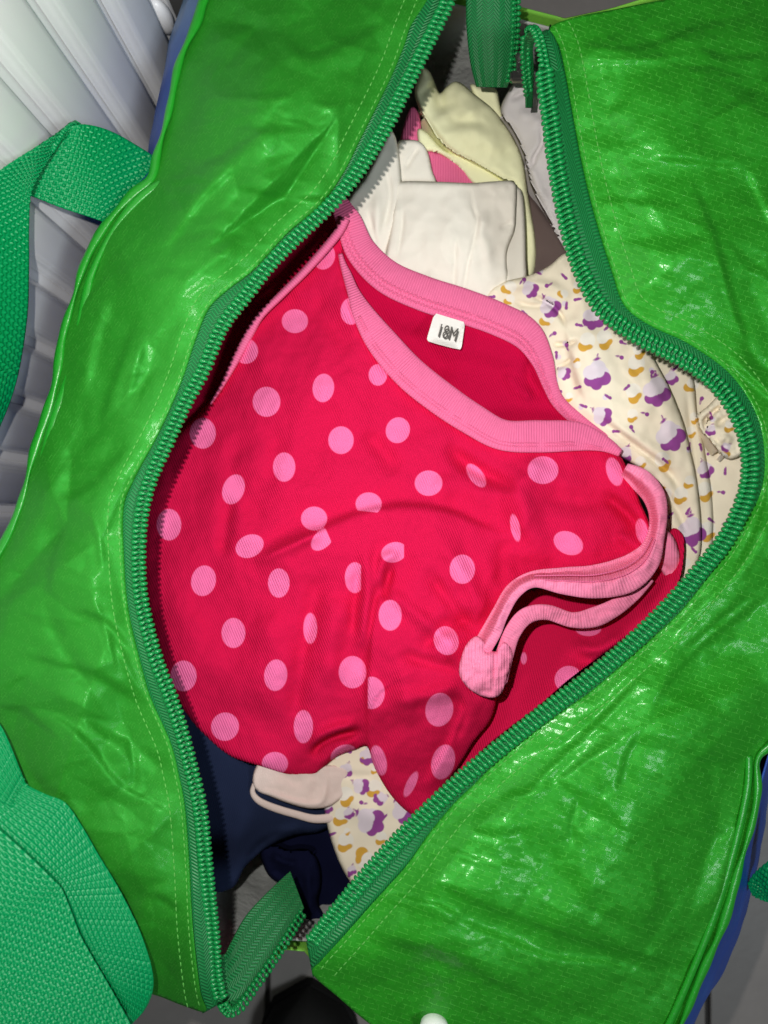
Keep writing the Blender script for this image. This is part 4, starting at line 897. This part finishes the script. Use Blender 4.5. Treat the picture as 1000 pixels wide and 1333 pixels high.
# size label
lab, zLab = sheet('size_label', [(568, 408), (604, 419), (605, 424), (601, 452), (599, 455), (557, 444), (556, 440), (564, 413)], [(568, 408, -.0665), (604, 419, -.0675), (599, 455, -.0655), (556, 443, -.065), (580, 430, -.0655)], LABELM, bs, 2.5, [ridge([(557, 446), (578, 451), (600, 457)], 5, .0022), ridge([(604, 420), (602, 440), (599, 455)], 4, .0016)], ((.0004, 20, 58),), smooth_outline=False, thick=0.0004)
lab.data.polygons.foreach_set('use_smooth', np.zeros(len(lab.data.polygons), bool))
fc = bpy.data.curves.new('lettering', 'FONT'); fc.body = '18M'; fc.size = 1.0; fc.extrude = 0.006; fc.align_x = 'CENTER'; fc.align_y = 'CENTER'; fc.offset = 0.0
to = bpy.data.objects.new('lettering_curve', fc); COL.objects.link(to); bpy.context.view_layer.update()
me = bpy.data.meshes.new_from_object(to.evaluated_get(bpy.context.evaluated_depsgraph_get())); bpy.data.objects.remove(to); me.name = 'lettering'; me.materials.clear()
lt = link('lettering', me, INK, lab); c = Wa(np.array([582.5, 433.5]), float(zLab([(572, 430), (582, 433), (593, 437), (578, 440)]).max())+0.0004); lt.location = c; lt.rotation_euler = (0, 0, math.radians(-15)); lt.scale = (0.0072, 0.0118, 0.004)
l2 = link('lettering', me, INK, lab); l2.location = c + np.array([0.00045, -0.0012, 0.0]); l2.rotation_euler = lt.rotation_euler; l2.scale = (0.0072, 0.0100, 0.004)

# ------------------------------------------------------------------ other clothes
fg = thing('floral_top', 'cream baby garment printed with purple and mustard flowers, spread beneath the polka dot bodysuit', 'baby clothes', (0.12, 0.02, -0.14))
sheet('back_layer', [(835, 440), (880, 470), (902, 490), (908, 540), (918, 590), (926, 640), (928, 690), (922, 740), (890, 770), (870, 740), (880, 640), (860, 540)], [(840, 445, -.082), (900, 490, -.084), (925, 640, -.082), (920, 740, -.084), (880, 700, -.084)], FLORAL, fg, 2.6,
      [ridge([(893, 500), (903, 580), (914, 660)], 4, -.002)], ((.0008, 30, 61),), roll=7, rolld=.004, skirt=.012, attr=floral)
sheet('sleeve', [(880, 470), (915, 495), (945, 515), (972, 550), (978, 600), (968, 660), (940, 715), (915, 750), (905, 700), (910, 600), (895, 520)], [(885, 475, -.092), (940, 520, -.090), (946, 620, -.090), (930, 720, -.092), (910, 600, -.092)], FLORAL, fg, 2.8, (), ((.0008, 22, 62),), roll=8, rolld=.004, skirt=.014, attr=floral)
sheet('frill', [(908, 540), (922, 528), (938, 514), (955, 522), (968, 550), (970, 585), (956, 597), (944, 596), (932, 586), (922, 572), (912, 562), (908, 550)], [(910, 550, -.078), (940, 516, -.076), (968, 560, -.074), (948, 596, -.076), (940, 560, -.070)], FLORAL, fg, 2.2,
      [ridge([(912, 552), (925, 540), (942, 526)], 3, -.006), ridge([(920, 562), (918, 550), (925, 542)], 3, -.004), ridge([(930, 556), (945, 545), (962, 542)], 4, -.004), ridge([(915, 560), (930, 578), (950, 592)], 3, .002), ridge([(935, 575), (945, 570), (955, 575)], 5, .002)],
      ((.0008, 9, 63), (.0006, 5, 64)), roll=6, rolld=.004, skirt=.012, attr=floral)
main_o = [(632, 388), (642, 374), (658, 366), (690, 358), (715, 346), (735, 330), (752, 334), (765, 372), (800, 405), (838, 445), (858, 478), (872, 505), (888, 545), (900, 590), (908, 630), (913, 680), (912, 720), (900, 750), (880, 762), (868, 735), (872, 700), (868, 655), (850, 622), (800, 590), (750, 560), (722, 520), (716, 470), (700, 430), (660, 405)]
main_z = [(632, 388, -.080), (690, 358, -.076), (745, 332, -.080), (800, 405, -.072), (860, 480, -.072), (900, 590, -.072), (912, 700, -.074), (880, 755, -.078), (860, 640, -.076), (800, 590, -.080), (730, 530, -.084), (720, 470, -.080), (680, 410, -.082), (780, 470, -.066), (840, 560, -.068)]
sheet('body', main_o, main_z, FLORAL, fg, 2.3,
      [step([(722, 412), (735, 430), (742, 460), (752, 500), (768, 530)], 3, -.004, 26), ridge([(690, 385), (715, 395), (732, 412), (736, 430)], 3, -.0045), ridge([(668, 392), (690, 398), (722, 396)], 4, -.003), ridge([(718, 448), (742, 448), (752, 440)], 3, -.005), ridge([(720, 480), (735, 474), (748, 464)], 3, -.004), ridge([(650, 375), (700, 370), (740, 378)], 6, .0025),
       ridge([(740, 430), (760, 400), (750, 370)], 10, .003), ridge([(770, 540), (800, 560), (840, 590), (875, 620), (888, 655)], 5, -.004), ridge([(790, 545), (840, 580), (880, 600)], 8, .0025), ridge([(860, 630), (885, 670), (896, 700)], 5, -.003), ridge([(880, 690), (880, 720), (884, 750)], 3, -.002), ridge([(820, 440), (850, 500), (880, 570)], 10, .002), ridge([(790, 430), (800, 500), (830, 560)], 20, -.0018)],
      ((.0018, 42, 65), (.0008, 16, 66), (.0012, 38, 68, 'r'), (.0016, 34, 69, 'd', 1.2, 1.8)), roll=6, rolld=.004, skirt=.014, attr=floral)
sheet('lower_edge', [(418, 1000), (428, 985), (450, 970), (478, 955), (500, 975), (530, 1020), (570, 1060), (540, 1100), (500, 1140), (464, 1152), (452, 1142), (438, 1114), (426, 1075), (420, 1035)], [(420, 1000, -.104), (478, 960, -.100), (560, 1060, -.100), (470, 1148, -.104), (425, 1060, -.106), (480, 1060, -.098)], FLORAL, fg, 2.4,
      [ridge([(450, 1030), (470, 1055), (500, 1070)], 14, .002), ridge([(440, 1000), (460, 1010), (490, 1010)], 6, -.0015)], ((.0008, 30, 67),), roll=7, rolld=.004, skirt=.012, attr=floral)
sheet('hem_strip', [(560, 1060), (600, 1000), (640, 968), (690, 928), (740, 893), (790, 858), (840, 812), (878, 765), (900, 735), (930, 720), (925, 745), (880, 800), (800, 875), (720, 935), (650, 990), (590, 1040)], [(570, 1050, -.110), (690, 935, -.100), (800, 860, -.094), (910, 735, -.090)], FLORAL, fg, 3.5, (), (), roll=5, rolld=.003, skirt=.012, attr=floral)

wt = thing('white_shirt', 'folded plain white cotton baby shirt above the pink neckline', 'baby clothes', (0.02, 0.16, -0.14))
sheet('folded_edge', [(436, 300), (452, 262), (474, 232), (492, 200), (506, 172), (514, 176), (519, 200), (522, 240), (516, 290), (505, 345), (520, 400), (470, 340)], [(440, 295, -.080), (475, 235, -.078), (508, 180, -.078), (520, 240, -.079), (505, 345, -.084), (490, 280, -.076)], WHITE, wt, 2.6,
      [ridge([(500, 215), (508, 255), (495, 310)], 4, -.002), ridge([(488, 240), (492, 280), (484, 320)], 6, .002), ridge([(478, 270), (486, 300), (490, 330)], 3, -.0015)], ((.0013, 25, 71),), roll=6, rolld=.004, skirt=.014)
sheet('sleeve', [(518, 186), (530, 182), (546, 184), (556, 196), (562, 220), (566, 245), (520, 250), (516, 215)], [(520, 190, -.088), (550, 190, -.088), (560, 240, -.090), (520, 245, -.090)], WHITE, wt, 2.8, [ridge([(546, 190), (536, 205), (526, 222)], 3, -.0018)], ((.0005, 20, 72),), roll=5, rolld=.003, skirt=.01)
sheet('side_layer', [(660, 245), (674, 243), (681, 255), (684, 290), (685, 330), (684, 370), (660, 385), (655, 300)], [(665, 245, -.080), (684, 290, -.082), (684, 365, -.082), (658, 330, -.08)], WHITE, wt, 2.8, (), ((.0005, 20, 73),), roll=5, rolld=.004, skirt=.012)
sheet('body', [(515, 240), (524, 236), (560, 236), (612, 238), (640, 236), (662, 235), (671, 239), (673, 250), (672, 275), (670, 300), (660, 330), (662, 365), (660, 400), (620, 410), (560, 400), (512, 372), (500, 350), (506, 310), (512, 270)],
      [(515, 242, -.078), (600, 237, -.075), (670, 240, -.076), (664, 320, -.076), (650, 400, -.084), (560, 400, -.084), (505, 345, -.080), (590, 310, -.070)], WHITE, wt, 2.4,
      [ridge([(612, 238), (616, 270), (622, 290), (614, 325), (606, 360), (602, 400)], 2.5, -.0014), ridge([(640, 262), (632, 282), (626, 300), (634, 325), (640, 360)], 7, .0016), ridge([(594, 300), (592, 340), (590, 395)], 3, -.0012), ridge([(522, 262), (524, 290), (516, 340)], 3, -.0014), ridge([(560, 350), (562, 370), (560, 395)], 7, .0014), ridge([(640, 255), (650, 245), (664, 243)], 6, .001),
       ridge([(650, 298), (660, 292), (670, 290)], 3, -.001), ridge([(538, 270), (570, 290), (600, 280)], 20, .001)], ((.0014, 38, 74), (.0005, 14, 75), (.0012, 46, 76, 'r'), (.0016, 38, 77, 'd', 1.3, 1.9)), roll=5, rolld=.0035, skirt=.012)

yl = thing('yellow_sleepsuit', 'pale yellow soft baby garment with pink stitched trim, behind the folded white shirt', 'baby clothes', (0.04, 0.22, -0.15))
sheet('pink_trim', [(520, 200), (524, 170), (535, 140), (546, 150), (552, 190), (575, 200), (600, 212), (625, 232), (640, 250), (560, 250), (545, 215), (530, 215)], [(525, 190, -.104), (540, 150, -.102), (580, 205, -.100), (630, 240, -.100), (560, 245, -.102)], PINK, yl, 3, (), ((.0006, 20, 81),), roll=4, rolld=.002, skirt=.008)
sheet('inner_layer', [(544, 168), (556, 172), (580, 196), (606, 200), (640, 222), (662, 242), (665, 258), (638, 252), (615, 238), (596, 216), (570, 199), (552, 196), (545, 186)], [(548, 175, -.098), (600, 205, -.097), (660, 250, -.097), (560, 195, -.098)], YELLOW, yl, 2.8, (), ((.0005, 20, 82),), roll=5, rolld=.003, skirt=.008)
sheet('corner', [(612, 112), (630, 114), (646, 116), (652, 140), (662, 170), (640, 165)], [(615, 113, -.104), (648, 118, -.104), (655, 160, -.104)], YELLOW, yl, 3, (), ((.0006, 12, 83),), roll=5, rolld=.004, skirt=.01)
sheet('body', [(545, 102), (550, 88), (560, 94), (566, 108), (573, 121), (582, 112), (592, 106), (602, 109), (620, 124), (642, 142), (660, 166), (674, 190), (682, 214), (686, 245), (692, 280), (697, 310), (698, 345), (688, 372), (676, 350), (676, 300), (672, 245), (652, 234), (618, 214), (590, 200), (572, 186), (556, 160), (545, 140), (540, 120)],
      [(550, 95, -.100), (595, 110, -.098), (655, 165, -.094), (684, 225, -.094), (697, 320, -.096), (676, 340, -.100), (650, 230, -.092), (590, 198, -.092), (550, 140, -.096), (620, 170, -.084), (570, 130, -.098)], YELLOW, yl, 2.6,
      [ridge([(566, 100), (572, 130), (580, 150)], 8, -.005), ridge([(595, 112), (605, 135), (625, 150)], 10, .003), step([(553, 150), (568, 170), (582, 190), (604, 206)], 4, -.0035, 20), ridge([(580, 155), (610, 160), (640, 158)], 7, -.0025), ridge([(590, 172), (630, 178), (660, 200)], 14, .003), ridge([(545, 125), (555, 118), (566, 110)], 5, -.002), ridge([(680, 250), (686, 290), (688, 340)], 4, -.002)],
      ((.0012, 30, 84), (.0006, 12, 85), (.0012, 40, 86, 'r'), (.0014, 34, 87, 'd', -.7, 1.8)), roll=9, rolld=.006, skirt=.014)

gy = thing('grey_top', 'light grey baby top bunched under the zip at upper right', 'baby clothes', (0.1, 0.22, -0.16))
sheet('body', [(652, 140), (660, 122), (672, 106), (690, 97), (706, 100), (725, 140), (735, 200), (745, 260), (758, 320), (745, 345), (728, 315), (712, 285), (700, 262), (690, 240), (682, 205), (668, 172), (655, 155)], [(655, 145, -.094), (690, 98, -.090), (725, 150, -.090), (750, 320, -.096), (700, 262, -.100), (675, 185, -.096), (705, 180, -.086)], PALEGREY, gy, 2.8,
      [ridge([(662, 132), (682, 120), (706, 112)], 4, -.003), ridge([(705, 165), (706, 185), (696, 205), (690, 225)], 3, -.0045), ridge([(690, 215), (700, 240), (712, 262)], 5, .002), ridge([(672, 150), (690, 150), (705, 165)], 8, .0025), ridge([(715, 200), (722, 250), (735, 300)], 8, -.002)], ((.0010, 24, 91), (.0016, 40, 99, 'r')), roll=9, rolld=.006, skirt=.014)
bw = thing('taupe_garment', 'small dark taupe garment showing between the pale yellow and light grey clothes', 'baby clothes', (0.1, 0.16, -0.18))
sheet('fabric', [(678, 235), (692, 255), (712, 280), (735, 315), (752, 345), (730, 362), (700, 372), (680, 370), (670, 300)], [(690, 255, -.108), (745, 340, -.106), (690, 365, -.106), (712, 320, -.100)], BROWN, bw, 3, (), ((.001, 30, 92),), roll=8, rolld=.004, skirt=.014)

nv = thing('navy_trousers', 'smooth navy blue ribbed baby garment at the lower left inside the bag', 'baby clothes', (-0.1, -0.15, -0.2))
sheet('fabric', [(215, 900), (250, 930), (300, 980), (350, 1000), (420, 1010), (440, 1060), (420, 1082), (385, 1088), (350, 1102), (332, 1116), (318, 1130), (308, 1150), (298, 1158), (278, 1160), (262, 1130), (240, 1040), (220, 960)], [(220, 910, -.118), (300, 990, -.112), (430, 1050, -.116), (350, 1100, -.118), (290, 1158, -.126), (250, 1060, -.122), (310, 1060, -.108)], NAVY, nv, 3,
      [ridge([(318, 1125), (342, 1098), (372, 1080)], 5, -.004), ridge([(340, 1100), (365, 1084), (400, 1076)], 6, .003), ridge([(300, 1140), (310, 1090), (330, 1050)], 14, .003)], ((.001, 40, 93),), roll=9, rolld=.006, skirt=.02, ang=.3)
nf = thing('navy_fleece', 'rumpled dark navy fleece garment beside the zip at the bottom of the opening', 'baby clothes', (-0.04, -0.2, -0.2))
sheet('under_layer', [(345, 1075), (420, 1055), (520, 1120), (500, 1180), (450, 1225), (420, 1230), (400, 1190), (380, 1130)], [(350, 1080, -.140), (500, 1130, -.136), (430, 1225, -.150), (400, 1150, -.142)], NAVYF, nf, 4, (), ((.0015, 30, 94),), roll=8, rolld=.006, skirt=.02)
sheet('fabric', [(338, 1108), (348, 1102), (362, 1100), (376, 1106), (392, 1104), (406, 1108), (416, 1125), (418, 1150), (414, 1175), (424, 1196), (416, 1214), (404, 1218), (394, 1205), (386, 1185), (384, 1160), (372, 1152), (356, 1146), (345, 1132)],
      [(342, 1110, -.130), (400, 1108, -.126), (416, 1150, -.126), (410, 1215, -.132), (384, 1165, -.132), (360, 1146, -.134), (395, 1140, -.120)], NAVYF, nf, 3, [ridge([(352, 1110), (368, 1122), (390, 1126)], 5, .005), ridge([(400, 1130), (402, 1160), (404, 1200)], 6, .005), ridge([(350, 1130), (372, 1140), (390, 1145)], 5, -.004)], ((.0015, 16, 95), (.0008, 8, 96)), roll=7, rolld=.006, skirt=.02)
pc = thing('pale_pink_cuff', 'small pale pink ribbed cuff poking out under the lower edge of the bodysuit', 'baby clothes', (-0.06, -0.17, -0.16))
sheet('rim', [(333, 999), (345, 992), (400, 996), (450, 1000), (452, 1030), (436, 1046), (420, 1052), (398, 1052), (370, 1044), (350, 1036), (336, 1030), (329, 1018)], [(333, 1000, -.100), (450, 1005, -.102), (440, 1045, -.102), (400, 1051, -.097), (370, 1043, -.097), (336, 1028, -.100), (380, 1020, -.097)], CUFF, pc, 2.4,
      [ridge([(332, 1026), (352, 1033), (375, 1041), (400, 1047), (418, 1044), (424, 1026), (424, 1006)], 4, .002), ridge([(352, 1000), (372, 1012), (402, 1022)], 8, -.0012), ridge([(410, 1000), (412, 1020), (404, 1040)], 6, -.001)], ((.0006, 20, 97), (.0003, 8, 98)), roll=2.5, rolld=.0012, skirt=.006, ang=.3)
band('lower_lip', [(331, 1020, 2.5, -.103), (329, 1032, 3.5, -.105), (338, 1043, 4.5, -.106), (358, 1052, 5, -.106), (385, 1060, 5, -.106), (410, 1066, 5.5, -.106), (440, 1064, 6, -.106)], CUFF, pc, nw=6, bulge=.001, thick=.003)

# ------------------------------------------------------------------ shoe toe on the floor, white knob at the lower edge
sx = thing('shoe', 'black shoe toe on the dark floor below the zip end', 'shoe', (-0.075, -0.62, ZF))
V = []; F = []; nu, nv_ = 28, 14
for i in range(nv_+1):
    f = i/nv_; y = f*0.27
    wd_ = 0.052*math.sqrt(max(0.0004, 1-max(0, (f-0.68)/0.32)**2.4))*(1-0.18*math.exp(-((f-0.4)/0.15)**2)); hh = 0.075 if f < .3 else 0.075-0.032*min(1, (f-.3)/.5); hh *= math.sqrt(max(0.02, 1-max(0, (f-0.75)/0.25)**3))
    for k in range(nu):
        a = math.pi*k/(nu-1); V.append((-0.0756+wd_*math.cos(a), -0.745+y, ZF+0.012+hh*math.sin(a)**0.7))
for i in range(nv_):
    for k in range(nu-1): F.append((i*nu+k, i*nu+k+1, (i+1)*nu+k+1, (i+1)*nu+k))
F.append(tuple(range(nu))); F.append(tuple((nv_)*nu+k for k in range(nu)))
me = mesh('upper', V, F); bm = bmesh.new(); bm.from_mesh(me); bmesh.ops.recalc_face_normals(bm, faces=bm.faces); bm.to_mesh(me); bm.free(); link('upper', me, SHOEM, sx)
V2 = []
for z in (ZF+0.0005, ZF+0.014):
    for i in range(nv_+1): V2.append((V[i*nu][0]+0.002, V[i*nu][1], z))
    for i in range(nv_, -1, -1): V2.append((V[i*nu+nu-1][0]-0.002, V[i*nu+nu-1][1], z))
m2 = 2*(nv_+1); F2 = [tuple(range(m2-1, -1, -1)), tuple(range(m2, 2*m2))]+[(k, (k+1) % m2, m2+(k+1) % m2, m2+k) for k in range(m2)]
link('sole', mesh('sole', V2, F2, smooth=False), SHOEM, sx)
kz = float(zR([(565.5, 1338)])[0])+0.0065; kc = Wa(np.array([565.5, 1341.5]), kz)
kn = thing('white_ball', 'small white rounded plastic tip at the bottom edge, over the green flap', 'ball', tuple(kc))
bm = bmesh.new(); bmesh.ops.create_uvsphere(bm, u_segments=28, v_segments=16, radius=0.0076*(H-kz)/0.388)
for v in bm.verts:
    if v.co.z < 0: v.co.z *= 1.6; v.co.x *= 0.97; v.co.y *= 0.97
bmesh.ops.translate(bm, vec=kc, verts=bm.verts); me = bpy.data.meshes.new('cap'); bm.to_mesh(me); bm.free(); me.polygons.foreach_set('use_smooth', np.ones(len(me.polygons), bool)); link('cap', me, KNOBM, kn)
